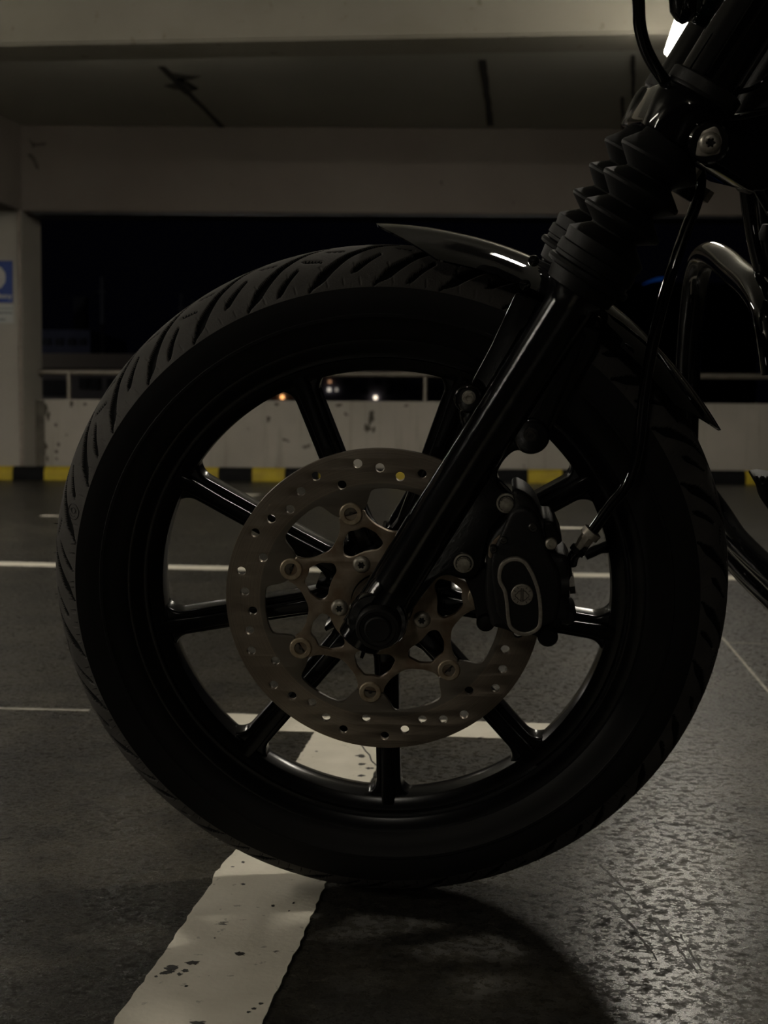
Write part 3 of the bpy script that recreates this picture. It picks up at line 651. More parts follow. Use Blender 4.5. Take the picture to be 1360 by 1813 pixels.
part('valve_stem', tube('valve_stem', vs, [.0085, .0062, .0060, .0048, .0052, .0044], 16, 6), M['boot'], rim, 'black rubber valve stem')
vdir = (Vector(vs[1]) - Vector(vs[0])).normalized()
part('valve_base', lathe('valve_base', [(.013, -.004), (.013, .001), (.010, .003)], 24, vs[0], vdir), M['boot'], rim)

# ---- brake disc
D0, D1 = .0475, .0525
BA = [107.9 + 360 / 7 * k for k in range(7)]
inner = []
for a in BA:
    inner += [(*pol(.1120, a - 13.2), .005), (*pol(.0985, a - 10.2), .003), (*pol(.0932, a - 8.0), .001)]
    inner += [pol(.1025, a - 6.0)[:2] + (.0001,)] + [(*pol(.1025, a + 6.0), .0001)] if False else []
    inner += [(*pol(.0932, a + 8.0), .001), (*pol(.0985, a + 10.2), .003), (*pol(.1120, a + 13.2), .005)]
    inner += [(*pol(.1128, a + 13.2 + f * (360 / 7 - 26.4)), .002) for f in (.25, .5, .75)]
rad6 = [.1322, .1376, .1210, .1376, .1322, .1253]
holes = [ring(.0043, 20, pol(rad6[k % 6], 90.4 + 360 / 42 * k)) for k in range(42)]
disc = part('brake_disc', plate('brake_disc', [ring(.1503, 240), rounded(inner, .002, 4)] + holes, D0, D1, .0004, 1), M['rotor'], None, 'drilled floating steel brake disc', 25)
outer, cuts = [], []
for a in BA:
    outer += [(*pol(.0702, a - 180 / 7), .006), (*pol(.0780, a - 12.9), .008), (*pol(.0865, a - 8.6), .003), (*pol(.0918, a - 8.0), .0008),
              (*pol(.0918, a + 8.0), .0008), (*pol(.0865, a + 8.6), .003), (*pol(.0780, a + 12.9), .008)]
    cuts.append(rounded([(*pol(.0772, a - 5.6), .003), (*pol(.0752, a), .004), (*pol(.0772, a + 5.6), .003), (*pol(.0700, a + 13.5), .002), (*pol(.0595, a + 20.2), .005), (*pol(.0525, a + 15.5), .004), (*pol(.0530, a), .01), (*pol(.0525, a - 15.5), .004), (*pol(.0595, a - 20.2), .005), (*pol(.0700, a - 13.5), .002)], .004, 4))
part('disc_carrier', plate('disc_carrier', [rounded(outer, .003, 4), ring(.030, 64)] + cuts, D0 - .0005, D1 + .0002, .0005, 1), M['carrier'], disc, 'brown stained branching disc carrier', 25)
bt = lathe('float_button', [(.0055, -.004), (.0058, .0010), (.0065, .0022), (.0098, .0022), (.0108, .0014), (.0108, -.006)], 40, cap=False)
pin = lathe('p', [(0.0, -.0035), (.0055, -.0035)], 24, cap=False); pin2 = lathe('p', [(0, .0002), (.0022, .0000), (.0024, -.0035)], 20, cap=False)
bt.materials.append(M['button']); 
for a in BA:
    c_ = pol(.0922, a); o = link('float_button', bt, None, disc, (c_[0], -D1, c_[1]))
    o['label'] = 'round floating disc button'
pin_me = join_meshes('button_pin', [pin, pin2]); pin_me.materials.append(M['darkbolt'])
for a in BA:
    c_ = pol(.0922, a); link('button_pin', pin_me, None, disc, (c_[0], -D1, c_[1]))
def torx(rh, hh, rs, depth_, star=.20):
    """button-head screw with a six-lobe socket"""
    prof = [(rh, 0), (rh * .98, hh * .35), (rh * .85, hh * .72), (rh * .66, hh * .95), (rs * 1.15, hh), (rs, hh * .97), (rs * .94, hh - depth_), (0, hh - depth_)]
    def md(t, i): return 1 + star * math.cos(6 * t) if i in (5, 6) else 1
    return lathe('torx_bolt', prof, 48, mod=md)
tb = torx(.0083, .0042, .0031, .003); tb.materials.append(M['bolt'])
for r_, a in ((.0430, 116.4), (.0412, 187.3), (.0420, 262.3), (.0409, 337.3), (.042, 47)):
    c_ = pol(r_, a); link('torx_bolt', tb, None, disc, (c_[0], -D1 - .0002, c_[1]))

def star_plate(name, rs, y):
    pts = [(rs * (1 + .2 * math.cos(6 * t)) * math.cos(t), rs * (1 + .2 * math.cos(6 * t)) * math.sin(t)) for t in [2 * PI * k / 48 for k in range(48)]]
    return raw(name, [(a, y, b) for a, b in pts], [tuple(range(48))])
sk = star_plate('torx_socket_shade', .0030, -.0042 + .0010); sk.materials.append(M['recess'])  # dark star plate paints shade into the screw socket
for r_, a in ((.0430, 116.4), (.0412, 187.3), (.0420, 262.3), (.0409, 337.3), (.042, 47)):
    c_ = pol(r_, a); link('torx_socket_shade', sk, None, disc, (c_[0], -D1 - .0002, c_[1]))

# ---- fork legs
FD = Vector((.5129, 0, .8584)); F0 = Vector((.0023, 0, .0117)); PW = Vector((.8584, 0, -.5129))
def on_leg(s, p, d): v = F0 + FD * s + PW * p; return Vector((v.x, -d, v.z))
slider_prof = [(0.0005, -.041), (0.0202, -.041), (0.0216, -.0395), (0.0216, .018), (0.0209, .021), (0.0209, .024), (0.0216, .027), (0.0216, .318), (0.0240, .326), (0.0273, .331), (0.0277, .3375), (0.0287, .3395), (0.0282, .343), (0.0005, .343)]
def slider(side, near):
    me = lathe('fork_slider', [(r, s) for r, s in slider_prof], 64, on_leg(0, 0, side), FD)
    return part('fork_slider', me, M['slider'], None, 'gloss black lower fork leg ' + ('nearest the viewer' if near else 'on the far side'))
DL = .0925; DF = .086
sl_n = slider(DL, True); sl_f = slider(-DF, False)
# axle boss and cap
part('axle_boss', lathe('axle_boss', [(.0285, .060), (.0285, .088), (.0275, .092), (.0275, .108), (.0258, .111), (0.0, .111)], 64, (0, 0, .002)), M['gloss'], sl_n)
def capmod(t, i): return 1.0
axp = [(0.0013, -0.0008)][0]
axc = lathe('axle_cap', [(.0200, .100), (.0205, .104), (.0205, .1195), (.0192, .1215), (.0168, .1218), (.0160, .1205), (.0128, .1200), (.0122, .1225), (.0108, .1235), (.0, .1225)], 64, (axp[0], 0, axp[1]))
part('axle_cap', axc, M['matte'], sl_n, 'matte black axle nut cap')
axf = lathe('axle_cap', [(.0275, -.060), (.0275, -.110), (.018, -.112), (.018, -.125), (0, -.125)], 48, (0, 0, .002)); part('axle_cap', axf, M['matte'], sl_f)
part('axle_spacer', lathe('axle_spacer', [(.019, .040), (.019, .075)], 40), M['darkbolt'], sl_n)
# raised fin down the front of the slider
part('slider_fin', plate('slider_fin', [[tuple((F0 + FD * s + PW * p).xz) for s, p in ((-.03, -.0228), (-.03, -.015), (.30, -.015), (.31, -.0212), (.10, -.0230))]], DL - .006, DL + .004, .002, 2), M['gloss'], sl_n)
# caliper mount web behind the slider
web = [(0.009, -0.011), (0.0291, 0.0044), (0.0396, 0.0201), (0.0521, 0.0368), (0.0573, 0.0407), (0.0656, 0.0419), (0.076, 0.0377), (0.0874, 0.0384), (0.0956, 0.0484), (0.1005, 0.0728), (0.1095, 0.0863), (0.1201, 0.0944), (0.1245, 0.1024), (0.1244, 0.1109), (0.1187, 0.1192), (0.1131, 0.1244), (0.1079, 0.1307), (0.1068, 0.138), (0.1117, 0.1484), (0.1177, 0.1552), (0.1236, 0.1589), (0.1297, 0.1579), (0.1367, 0.1564), (0.1432, 0.1585), (0.1475, 0.1647), (0.1499, 0.1724), (0.1583, 0.1959), (0.1708, 0.2262), (0.1835, 0.2609), (0.1636, 0.2756), (0.116, 0.1957), (0.0562, 0.1016), (0.0039, 0.014)]
part('caliper_mount', plate('caliper_mount', [rounded(web, .004, 3)], .070, .094, .004, 3), M['gloss'], sl_n)
part('fender_lug', plate('fender_lug', [ring(.0165, 40, [(0.1363, 0.1724)][0])], .070, .096, .003, 3), M['gloss'], sl_n)
part('fender_lug', plate('fender_lug', [ring(.0130, 40, [(0.0811, 0.2041)][0])], .068, .090, .003, 3), M['gloss'], sl_n)
lugarm = [(0.0736, 0.2116), (0.0886, 0.2067), (0.1, 0.2042), (0.0888, 0.1838), (0.0774, 0.171), (0.0723, 0.1888)]
part('lug_arm', plate('lug_arm', [rounded(lugarm, .004, 3)], .066, .084, .003, 2), M['gloss'], sl_n)
def hexbolt(name, cpos, d, rh, hh, washer=0, sides=12, m='bolt', sock=False):
    def md(t, i): return (1 + .055 * math.cos(sides * t)) if (i in (2, 3)) else 1
    prof = [(washer or rh * 1.25, 0), (washer or rh * 1.25, hh * .35)] + [(rh, hh * .38), (rh * .97, hh), (rh * .80, hh * 1.02), (0 if not sock else rh * .55, hh * (1.0 if not sock else 1.02))]
    if sock: prof += [(rh * .5, hh * .4), (0, hh * .4)]
    me = lathe(name, prof, 72, (cpos[0], 0, cpos[1]), mod=md); me.transform(Matrix.Translation((0, -d, 0))); return me
for p in ([(0.1156, 0.1115)][0], [(0.0778, 0.055)][0]):
    part('flange_bolt', hexbolt('flange_bolt', p, .0942, .0062, .008, .0090), M['bolt'], sl_n, 'silver twelve point flange bolt')
    part('bolt_groove_shade', lathe('bolt_groove_shade', [(.0064, 0), (.0064, .0032), (.0074, .0032), (.0074, 0)], 48, (p[0], -.0942, p[1]), closed=True), M['recess'], sl_n)  # raised dark ring stands for the shade around the bolt head
part('fender_bolt', hexbolt('fender_bolt', [(0.0813, 0.206)][0], .0902, .0050, .006, .0060, 6, sock=True), M['bolt'], sl_n, 'zinc fender bolt')
part('fender_bolt', hexbolt('fender_bolt', [(0.1359, 0.1743)][0], .0962, .0042, .006, .0064, 6, sock=True), M['darkbolt'], sl_n)

# gaiters and clamps on both legs
gp = [(0.0224, .330), (0.0302, .334), (0.0316, .342), (0.0322, .3455), (0.0377, .3470), (0.0386, .3495), (0.0377, .3525), (0.0350, .3540), (0.0346, .3700), (0.0359, .3740), (0.0361, .3780), (0.0343, .3795),
      (0.0220, .3895), (0.0216, .3910), (0.0352, .4000), (0.0359, .4022), (0.0353, .4040), (0.0220, .4150), (0.0216, .4166), (0.0352, .4284), (0.0359, .4306), (0.0353, .4324), (0.0220, .4425), (0.0216, .4440), (0.0352, .4556), (0.0359, .4578), (0.0353, .4598), (0.0256, .4720), (0.0238, .4800)]
for d, nm in ((DL, 'nearest the viewer'), (-DF, 'on the far side')):
    g = part('fork_gaiter', lathe('fork_gaiter', gp, 72, on_leg(0, 0, d), FD), M['boot'], None, 'black ribbed rubber fork boot ' + nm, 28)
    part('boot_clamp', lathe('boot_clamp', [(.0352, .357), (.0363, .358), (.0363, .3665), (.0352, .3675)], 72, on_leg(0, 0, d), FD, closed=True), M['boot'], g)
# lower yoke with bells, collars and upper tubes
yk = plate('triple_clamp', [rounded([tuple((F0 + FD * s + PW * p).xz) for s, p in ((.4765, -.030), (.4755, .079), (.484, .089), (.525, .090), (.545, .060), (.5165, .028), (.5165, -.030))], .006, 4)], -.118, .100, .006, 3)
yoke = part('triple_clamp', yk, M['bell'], None, 'gloss black lower fork yoke')
bell = [(0.0248, .4775), (0.0294, .4765), (0.0304, .480), (0.0327, .494), (0.0333, .505), (0.0317, .514), (0.0294, .5165), (0.0299, .518), (0.0315, .5195), (0.0315, .5285), (0.0299, .5300), (0.0267, .5305)]
for d, nm in ((DL, 'near'), (-DF, 'far')):
    part('yoke_bell', lathe('yoke_bell', bell[:7], 64, on_leg(0, 0, d), FD), M['bell'], yoke)
    part('yoke_collar', lathe('yoke_collar', bell[6:], 64, on_leg(0, 0, d), FD), M['matte'], yoke)
    tb_ = part('fork_tube', lathe('fork_tube', [(.0258, .5200), (.0262, .60), (.0262, .78), (.0, .78)], 64, on_leg(0, 0, d), FD), M['gloss'] if d > 0 else M['gloss'], None, 'black upper fork tube on the ' + nm + ' side')
    if d > 0:
        for off in (-.0075, .0015):
            part('tube_glint_bead', tube('tube_glint_bead', [on_leg(.533, off, d + math.sqrt(.0262 ** 2 - off ** 2)), on_leg(.78, off, d + math.sqrt(.0262 ** 2 - off ** 2))], .0008, 8, 1), M['gloss'], tb_)  # thin raised beads added to draw two reflection lines on the tube
yb = [(0.2718, 0.4201)][0]
boss = lathe('clamp_boss', [(.0165, .090), (.0165, .128), (.0150, .130), (0, .130)], 40, (yb[0], 0, yb[1]))
part('clamp_boss', boss, M['gloss'], yoke)
wt = plate('tab_washer', [rounded([(yb[0] + a, yb[1] + b) for a, b in ((-.0105, -.0100), (-.002, -.0105), (.008, -.0085), (.0098, .002), (.006, .0105), (.0035, .0128), (-.006, .0090), (-.0095, .0005))], .002, 4)], .130, .1315, .0003, 1)
part('tab_washer', wt, M['alu'], yoke)
tk = torx(.0088, .0055, .0034, .0035); tk.transform(Matrix.Translation((yb[0], -.1315, yb[1])))
part('torx_bolt', tk, M['bolt'], yoke, 'pale torx pinch bolt')
sk2 = star_plate('torx_socket_shade', .0034, -.0055 + .0012); sk2.transform(Matrix.Translation((yb[0], -.1315, yb[1]))); part('torx_socket_shade', sk2, M['recess'], yoke)  # dark plate for the shade inside the pinch bolt's socket
for q_, r_, l_ in (([(0.2744, 0.3981)][0], .004, .008), ([(0.2843, 0.3807)][0], .0055, .01)):
    me = lathe('yoke_screw', [(r_, 0), (r_, -l_), (r_ * .7, -l_ - .001), (0, -l_ - .001)], 6, (q_[0], -.06, q_[1]), FD); part('yoke_screw', me, M['bolt'], yoke)
part('hose_guide', lathe('hose_guide', [(.014, -.006), (.015, -.003), (.015, .004), (.010, .006)], 32, ([(0.2663, 0.3795)][0][0], -.05, [(0.2663, 0.3795)][0][1]), FD), M['boot'], yoke)

# ---- fender
TF, TR = 91.0, 26.8
def fender():
    V, F = [], []; nt_, nd = 90, 28
    for layer, off in ((0, 0.0), (1, -.0022)):
        for i in range(nt_ + 1):
            f = i / nt_; a = TF + (TR - TF) * f
            w_ = .0635 * min(1, math.sqrt(max(0, min((f + .0006) / .16, (1.0006 - f) / .15))))
            if layer: w_ = max(w_ - .0012, .0004)
            lift = .0025 * max(0, 1 - f / .22) ** 1.5 + .006 * max(0, 1 - (1 - f) / .25) ** 1.5
            for j in range(nd + 1):
                d = -w_ + 2 * w_ * j / nd
                drop = .0210 * (abs(d) / .0635) ** 2.2
                r = .3478 + lift - drop + off
                V.append((r * math.cos(math.radians(a)), -d, r * math.sin(math.radians(a))))
    K2 = nd + 1; off2 = (nt_ + 1) * K2
    for i in range(nt_):
        for j in range(nd):
            q = i * K2 + j; F.append((q, q + 1, q + K2 + 1, q + K2)); F.append((off2 + q, off2 + q + K2, off2 + q + K2 + 1, off2 + q + 1))
    for i in range(nt_):
        for j in (0, nd): q = i * K2 + j; F.append((q, q + K2, off2 + q + K2, off2 + q))
    for j in range(nd):
        for i in (0, nt_): q = i * K2 + j; F.append((q, q + 1, off2 + q + 1, off2 + q))
    return raw('fender', V, F)
fen = part('fender', fender(), M['gloss'], None, 'short gloss black front fender', 40)
fb_ = [(0.1216, 0.2954), (0.1429, 0.2861), (0.1568, 0.2797), (0.1455, 0.2338), (0.1163, 0.1878), (0.0972, 0.1799), (0.0849, 0.1928), (0.0768, 0.203), (0.0995, 0.2463)]
part('fender_bracket', plate('fender_bracket', [rounded(fb_, .003, 3)], .0625, .0665, .001, 2), M['gloss'], fen)
fb2 = [(0.1668, 0.2737), (0.1953, 0.2589), (0.1908, 0.2439), (0.1593, 0.1803), (0.151, 0.1663), (0.1408, 0.1724), (0.1472, 0.2033)]
part('fender_bracket', plate('fender_bracket', [rounded(fb2, .003, 3)], .0625, .0665, .001, 2), M['gloss'], fen)
for p in ([(0.1363, 0.3219)][0], [(0.1293, 0.301)][0], [(0.1923, 0.2691)][0]):
    part('fender_rivet', lathe('fender_rivet', [(.005, .0655), (.0048, .0685), (.002, .0705), (0, .071)], 24, (p[0], 0, p[1])), M['gloss'], fen)

# ---- brake caliper
body = [(0.0986, 0.064), (0.0995, 0.0772), (0.1054, 0.0877), (0.1122, 0.0956), (0.1186, 0.104), (0.1229, 0.1138), (0.1197, 0.1256), (0.1236, 0.1287), (0.1315, 0.1252), (0.1385, 0.1192), (0.1442, 0.11), (0.1473, 0.1002), (0.1537, 0.1013), (0.1587, 0.0978), (0.1614, 0.0911), (0.1655, 0.0823), (0.1592, 0.0775), (0.1573, 0.0733), (0.1604, 0.0692), (0.1689, 0.0672), (0.1731, 0.0599), (0.1748, 0.0504), (0.1747, 0.0377), (0.1699, 0.0313), (0.1736, 0.0217), (0.1764, 0.0121), (0.175, 0.0067), (0.162, 0.0032), (0.1622, -0.0043), (0.1604, -0.012), (0.1544, -0.0159), (0.1478, -0.0144), (0.1431, -0.009), (0.1289, -0.0093), (0.1161, -0.0041), (0.1034, -0.0011), (0.0992, 0.0161), (0.097, 0.0322)]
cal = part('brake_caliper', plate('brake_caliper', [rounded(body, .003, 3)], .060, .112, .007, 4), M['matte'], None, 'black two piston brake caliper', 40)
shoulder_in = [(0.1262, 0.0808), (0.142, 0.0865), (0.149, 0.0756), (0.1531, 0.059), (0.1643, 0.0339), (0.1654, -0.0086), (0.1468, -0.0205), (0.1225, -0.0209), (0.1088, -0.0068), (0.1041, 0.0217), (0.108, 0.0555)]
part('caliper_half', plate('caliper_half', [rounded(shoulder_in, .004, 3)], .022, .042, .004, 2), M['matte'], cal)
arm = [(0.0699, 0.0431), (0.0822, 0.0482), (0.0956, 0.05), (0.1008, 0.0436), (0.1021, 0.0229), (0.1044, -0.0046), (0.1024, -0.0118), (0.0973, -0.0153), (0.0926, -0.012), (0.0899, -0.0037), (0.0866, 0.0161), (0.0782, 0.0367)]
part('caliper_arm', plate('caliper_arm', [rounded(arm, .004, 3)], .066, .086, .004, 3), M['matte'], cal)
part('slide_pin_boot', lathe('slide_pin_boot', [(.0085, .070), (.0085, .088), (.0072, .091), (.004, .0925), (0, .0925)], 32, ([(0.0982, -0.0051)][0][0], 0, [(0.0982, -0.0051)][0][1])), M['boot'], cal)
part('slide_pin_boot', lathe('slide_pin_boot', [(.0092, .070), (.0092, .118), (.0075, .121), (0, .121)], 32, ([(0.154, -0.0065)][0][0], 0, [(0.154, -0.0065)][0][1])), M['boot'], cal)
shoulder = [(0.1194, 0.1098), (0.1292, 0.115), (0.1391, 0.11), (0.1457, 0.0998), (0.148, 0.0869), (0.1548, 0.0688), (0.1626, 0.0558), (0.1659, 0.04), (0.1634, 0.0214), (0.1612, 0.0079), (0.1438, -0.0005), (0.1211, -0.0009), (0.1083, 0.0123), (0.104, 0.039), (0.1017, 0.0601), (0.1055, 0.0769), (0.1123, 0.0916)]
part('piston_housing', plate('piston_housing', [rounded(shoulder, .005, 3)], .106, .1185, .004, 3), M['matte'], cal)
bean_px = [(0.1083, 0.0527), (0.1106, 0.0622), (0.1175, 0.068), (0.1254, 0.0692), (0.1329, 0.0662), (0.1385, 0.0584), (0.1431, 0.048), (0.1463, 0.0375), (0.1481, 0.0259), (0.1486, 0.0121), (0.1471, 0.0035), (0.1407, -0.002), (0.1332, -0.0041), (0.1251, -0.0018), (0.119, 0.0035), (0.1168, 0.0115), (0.1156, 0.0243), (0.1135, 0.037), (0.1094, 0.0453)]
bean = spline_loop(bean_px, 5)
def shrink(L, t):
    out = []; n = len(L)
    for i in range(n):
        a, b = Vector(L[i - 1]), Vector(L[(i + 1) % n]); tg = (b - a).normalized(); out.append((L[i][0] + tg.y * t, L[i][1] - tg.x * t))
    return out
ar = sum(bean[i - 1][0] * bean[i][1] - bean[i][0] * bean[i - 1][1] for i in range(len(bean)))
sg_ = 1 if ar < 0 else -1
cov = part('caliper_cover', plate('caliper_cover', [shrink(bean, .0006 * sg_)], .117, .1215, .001, 2), M['matte'], cal)
part('cover_ring', plate('cover_ring', [bean, shrink(bean, .0034 * sg_)], .117, .1232, .0005, 2), M['alu'], cal, 'grey machined bean shaped cover ring')
cc = [(0.1302, 0.035)][0]
part('badge', lathe('badge', [(.0098, .121), (.0098, .1236), (.0092, .1241), (0, .1241)], 48, (cc[0], 0, cc[1])), M['alu'], cal, 'round silver shield badge')
# embossed shield, bar and rays
bl = []
def emb(pts, r=.00035): bl.append(tube('e', [(cc[0] + a * .001, -.1241, cc[1] + b * .001) for a, b in pts], r, 6, 1))
emb([(-.9, 6.2), (.9, 6.2), (.9, -6.4), (-.9, -6.4), (-.9, 6.2)])
emb([(0, 5.5), (0, -5.8)], .0003)
emb([(-1.2, 4.2), (-3.2, 3.4), (-4.6, 1.2), (-6.0, .4), (-6.0, -1.6), (-4.6, -2.2), (-3.2, -4.2), (-1.2, -5.0)])
emb([(1.2, 4.2), (3.2, 3.4), (4.6, 1.2), (6.0, .4), (6.0, -1.6), (4.6, -2.2), (3.2, -4.2), (1.2, -5.0)])
for a in (30, 60, 120, 150, 210, 240, 300, 330): emb([(6.6 * math.cos(math.radians(a)), 6.6 * math.sin(math.radians(a))), (8.6 * math.cos(math.radians(a)), 8.6 * math.sin(math.radians(a)))], .0003)
part('badge_emblem', join_meshes('badge_emblem', bl), M['darkbolt'], cal, 'embossed shield and bar emblem')
lug = [(0.1478, 0.0997), (0.1547, 0.1013), (0.1592, 0.0973), (0.1619, 0.088), (0.1655, 0.0823), (0.1602, 0.078), (0.1532, 0.0795), (0.1491, 0.0867)]
part('pad_pin_cover', plate('pad_pin_cover', [rounded(lug, .003, 3)], .080, .116, .003, 3), M['boot'], cal)
for p, r_, m_ in (([(0.1388, 0.0962)][0], .0042, 'darkbolt'), ([(0.155, 0.0813)][0], .0052, 'alu'), ([(0.1134, 0.0843)][0], .0034, 'darkbolt'), ([(0.1045, 0.0758)][0], .0034, 'darkbolt')):
    part('caliper_screw', lathe('caliper_screw', [(r_, .108), (r_, .1205), (r_ * .8, .1215), (r_ * .45, .1215), (r_ * .4, .1195), (0, .1195)], 24, (p[0], 0, p[1])), M[m_], cal)
strip_ = [(0.0996, 0.0673), (0.1005, 0.0762), (0.1064, 0.0842), (0.1138, 0.09), (0.1173, 0.088), (0.1094, 0.0806), (0.1046, 0.0726), (0.1026, 0.0647)]
part('pad_spring', plate('pad_spring', [rounded(strip_, .002, 3)], .1105, .1145, .0008, 1), M['carrier'], cal)
bj0, bj1, bj2 = [(0.1605, -0.104, 0.039), (0.1721, -0.104, 0.0397), (0.1771, -0.104, 0.0404)]
part('banjo_union', tube('banjo_union', [bj0, bj1], .0125, 32, 1), M['matte'], cal)
part('banjo_bolt', tube('banjo_bolt', [bj1, bj2], .0095, 6, 1), M['darkbolt'], cal)
part('bleed_cap', lathe('bleed_cap', [(.0088, .075), (.0088, .106), (.006, .110), (0, .110)], 24, ([(0.1711, 0.0095)][0][0], 0, [(0.1711, 0.0095)][0][1])), M['matte'], cal)

# ---- brake hose
hp = [(0.1741, -0.104, 0.0584), (0.1756, -0.108, 0.0671), (0.1812, -0.11, 0.0741), (0.1888, -0.11, 0.0867), (0.1954, -0.109, 0.0968), (0.2077, -0.107, 0.115), (0.2191, -0.105, 0.1299), (0.2263, -0.103, 0.1498), (0.23, -0.1, 0.1754), (0.2319, -0.098, 0.2049), (0.2352, -0.096, 0.2341), (0.2399, -0.094, 0.263), (0.2463, -0.09, 0.2913), (0.2543, -0.084, 0.3193), (0.2631, -0.076, 0.3446), (0.2716, -0.068, 0.3662), (0.2756, -0.062, 0.379), (0.277, -0.055, 0.389), (0.2764, -0.05, 0.3964)]
hose = part('brake_hose', tube('brake_hose', hp, .0051, 16, 6), M['gloss'], None, 'black brake hose curving down to the caliper')
f0, f1, f2, f3 = [(0.1774, -0.11, 0.0709), (0.1802, -0.11, 0.0746), (0.1878, -0.11, 0.0861), (0.1916, -0.11, 0.0909)]
part('crimp_sleeve', tube('crimp_sleeve', [f0, f1], .0072, 20, 1), M['boot'], hose)
part('hose_fitting', tube('hose_fitting', [f1, (Vector(f1) + Vector(f2)) / 2, f2], [.0050, .0062, .0066], 8, 1), M['alu'], hose, 'chrome crimped hose fitting')
part('fitting_collar', tube('fitting_collar', [f2, f3], .0088, 24, 1), M['alu'], hose)

# ---- lights and cables at the top
ts = part('turn_signal', lathe('turn_signal', [(0, 0), (.006, .003), (.0115, .010), (.0135, .022), (.014, .04), (.014, .075), (0, .08)], 40, [(0.2589, -0.03, 0.5159)][0], (.05, 0, 1)), M['gloss'], None, 'dark bullet turn signal seen from below')
part('signal_lens', lathe('signal_lens', [(0, 0), (.012, .004), (.021, .014), (.0245, .03), (.025, .08), (0, .085)], 40, [(0.2779, -0.02, 0.5141)][0], (.1, 0, 1)), M['lens'], ts, 'dark green glass lens')
cb = [(0.2126, -0.1, 0.5473), (0.2148, -0.1, 0.5262), (0.2163, -0.1, 0.5112), (0.221, -0.1, 0.4953), (0.2288, -0.1, 0.4809), (0.2377, -0.098, 0.4691), (0.2454, -0.09, 0.4614)]
part('control_cable', tube('control_cable', cb, .0052, 14, 6), M['gloss'], None, 'black control cable looping in front of the lamp')
cb2 = [(0.334, -0.06, 0.479), (0.324, -0.06, 0.4689), (0.3142, -0.06, 0.4627), (0.3033, -0.06, 0.4601)]
part('control_cable', tube('control_cable', cb2, .0022, 12, 6), M['gloss'], None, 'thin dark cable beside the right fork edge')

# ---- frame, guard and pipes behind
nk = [(0.3058, 0.4417), (0.3107, 0.4573), (0.3379, 0.5039), (0.3653, 0.5091), (0.3749, 0.3757), (0.3462, 0.3769), (0.3341, 0.3809), (0.3246, 0.3736), (0.3192, 0.381)]
part('steering_neck', plate('steering_neck', [rounded(nk, .006, 3)], -.035, .030, .008, 3), M['matte'], None, 'black steering neck of the frame')
part('frame_tube', tube('frame_tube', [(0.3559, 0.1314, 0.3972), (0.3627, 0.1342, 0.3592), (0.3705, 0.1381, 0.3259), (0.3812, 0.1421, 0.292)], .017, 28, 6), M['gloss'], None, 'black front frame tube at the right edge')
part('wiring_loom', tube('wiring_loom', [(0.3129, -0.0011, 0.4171), (0.3258, -0.0035, 0.4006), (0.3362, -0.0064, 0.3831), (0.3503, -0.0104, 0.3587)], [.006, .008, .008, .007], 14, 6), M['gloss'], None, 'black wiring loom by the yoke')
part('loom_end', lathe('loom_end', [(.008, 0), (.009, .006), (.006, .014)], 16, [(0.349, 0.0047, 0.3334)][0], (0, 0, 1)), M['boot'], bike.children[-1])
gd = [(0.3564, 0.4935, 0.0228), (0.3552, 0.4957, 0.0826), (0.3547, 0.4978, 0.1415), (0.3558, 0.4983, 0.1924), (0.3569, 0.488, 0.2402), (0.3581, 0.4633, 0.2687), (0.3614, 0.4256, 0.283), (0.3632, 0.3444, 0.2862), (0.3651, 0.2407, 0.2798), (0.3658, 0.1369, 0.2733), (0.3676, 0.0832, 0.2608), (0.3708, 0.0577, 0.2359), (0.3759, 0.0514, 0.2042)]
part('engine_guard', tube('engine_guard', gd, .0160, 36, 8), M['gloss'], None, 'gloss black bent engine guard bar behind the fender')
p1 = [(0.3718, 0.4249, -0.017), (0.3932, 0.4207, -0.0447), (0.4081, 0.3971, -0.0652), (0.4296, 0.3743, -0.0844), (0.4541, 0.3515, -0.1045), (0.4955, 0.3264, -0.1419)]
part('frame_rail', tube('frame_rail', p1, .0168, 36, 6), M['gloss'], None, 'upper gloss black lower frame rail')
p2 = [(0.3958, 0.496, -0.0778), (0.4135, 0.482, -0.1024), (0.4233, 0.4696, -0.1163), (0.446, 0.4463, -0.138), (0.4719, 0.4234, -0.1591), (0.5156, 0.3982, -0.1984)]
part('frame_rail', tube('frame_rail', p2, .0160, 36, 6), M['gloss'], None, 'lower gloss black lower frame rail')
pg = [(0.3215, -0.1287, 0.1476), (0.3287, -0.1279, 0.1489), (0.3368, -0.1275, 0.1479), (0.355, -0.1266, 0.1449), (0.3657, -0.1341, 0.1053), (0.3376, -0.1338, 0.1173), (0.3316, -0.1323, 0.1268), (0.3295, -0.1308, 0.1348)]
pegme = plate('foot_peg', [rounded([(p[0], p[2]) for p in pg], .003, 3)], -pg[0][1] - .02, -pg[0][1] + .012, .003, 2)
peg = part('foot_peg', pegme, M['boot'], None, 'black foot peg with a studded rubber pad')
for i in range(6):
    for j in range(3):
        c_ = [(0.3234, -0.1385, 0.1491)][0]
        x_, z_ = c_[0] + i * .0052 + j * .0012, c_[2] - .0005 - j * .0052 - i * .0003 + (i * .0002)
        if j * 1.1 > i + .6: continue
        part('rubber_stud', lathe('rubber_stud', [(.0019, 0), (.0018, .002), (.0008, .003), (0, .0031)], 10, (x_, pg[0][1] - .0119, z_)), M['boot'], peg)

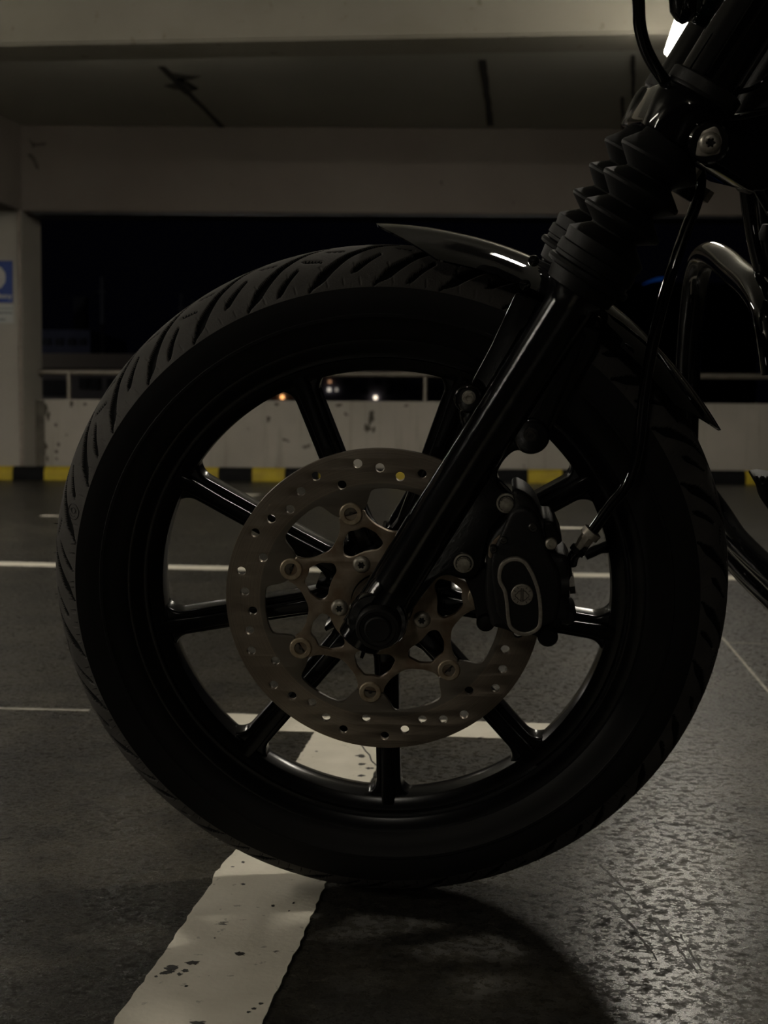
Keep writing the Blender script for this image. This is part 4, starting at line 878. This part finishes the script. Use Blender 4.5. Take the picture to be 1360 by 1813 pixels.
# ---- the rest of the machine, beyond the right edge of the photograph
part('headlamp', lathe('headlamp', [(0, 0), (.05, .004), (.074, .012), (.078, .02), (.084, .03), (.080, .07), (.060, .11), (.030, .135), (0, .14)], 48, (.195, 0, .665), (1, 0, .06)), M['gloss'], None, 'round black headlamp shell')
part('handlebar', tube('handlebar', [(.62, -.40, .80), (.50, -.30, .84), (.44, -.12, .76), (.44, .12, .76), (.50, .30, .84), (.62, .40, .80)], .0127, 16, 8), M['gloss'], None, 'black handlebar')
part('top_clamp', plate('top_clamp', [rounded([(.37, .66), (.46, .61), (.49, .64), (.40, .70)], .006, 3)], -.12, .12, .004, 2), M['gloss'])
def blob(name, prof, p0, ax, sq):
    me = lathe(name, prof, 48, p0, ax); return me
tank = lathe('fuel_tank', [(0, 0), (.05, .01), (.095, .06), (.12, .15), (.125, .25), (.10, .38), (.06, .47), (0, .50)], 48, (.56, 0, .60), (1, 0, -.12))
part('fuel_tank', tank, M['gloss'], None, 'black fuel tank')
part('seat', plate('seat', [rounded([(1.02, .50), (1.10, .46), (1.36, .45), (1.52, .50), (1.50, .56), (1.30, .51), (1.10, .55)], .03, 4)], -.11, .11, .02, 3), M['boot'], None, 'black seat')
eng = part('engine', plate('engine', [rounded([(.62, -.16), (1.10, -.17), (1.16, -.02), (1.05, .10), (.86, .13), (.66, .08), (.58, -.05)], .03, 4)], -.13, .13, .012, 3), M['matte'], None, 'black v twin engine')
for a0, x0 in ((-22, .76), (22, .92)):
    dx, dz = math.sin(math.radians(a0)), math.cos(math.radians(a0)); pf = [(.05, 0)]
    for i in range(11): pf += [(.062, .03 + i * .018), (.088, .031 + i * .018), (.088, .037 + i * .018), (.062, .038 + i * .018)]
    pf += [(.085, .235), (.08, .265), (0, .275)]
    part('engine_cylinder', lathe('engine_cylinder', pf, 32, (x0, 0, .08), (dx, 0, dz)), M['matte'], eng)
rw = part('rear_tyre', lathe('rear_tyre', [(.20, -.06), (.25, -.072), (.30, -.06), (.325, 0), (.30, .06), (.25, .072), (.20, .06)], 96, (1.52, 0, 0), cap=False), M['side'], None, 'rear tyre')
part('rear_rim', lathe('rear_rim', [(.205, -.06), (.205, .06), (.19, .05), (.03, .02), (.03, -.02), (.19, -.05)], 64, (1.52, 0, 0), closed=True), M['satin'], rw)
part('swing_arm', tube('swing_arm', [(1.05, -.11, -.02), (1.52, -.11, 0)], .022, 16, 1), M['matte']); part('swing_arm', tube('swing_arm', [(1.05, .11, -.02), (1.52, .11, 0)], .022, 16, 1), M['matte'])
part('rear_fender', tube('rear_fender', [(1.52 + .36 * math.cos(math.radians(a)), 0, .36 * math.sin(math.radians(a))) for a in range(120, 20, -12)], [.05, .07, .07, .05], 20, 2), M['gloss'])
part('exhaust_pipe', tube('exhaust_pipe', [(.72, -.12, .22), (.66, -.17, .10), (.70, -.19, -.08), (.90, -.19, -.16), (1.70, -.19, -.12)], [.02, .02, .024, .04, .045], 20, 6), M['gloss'])
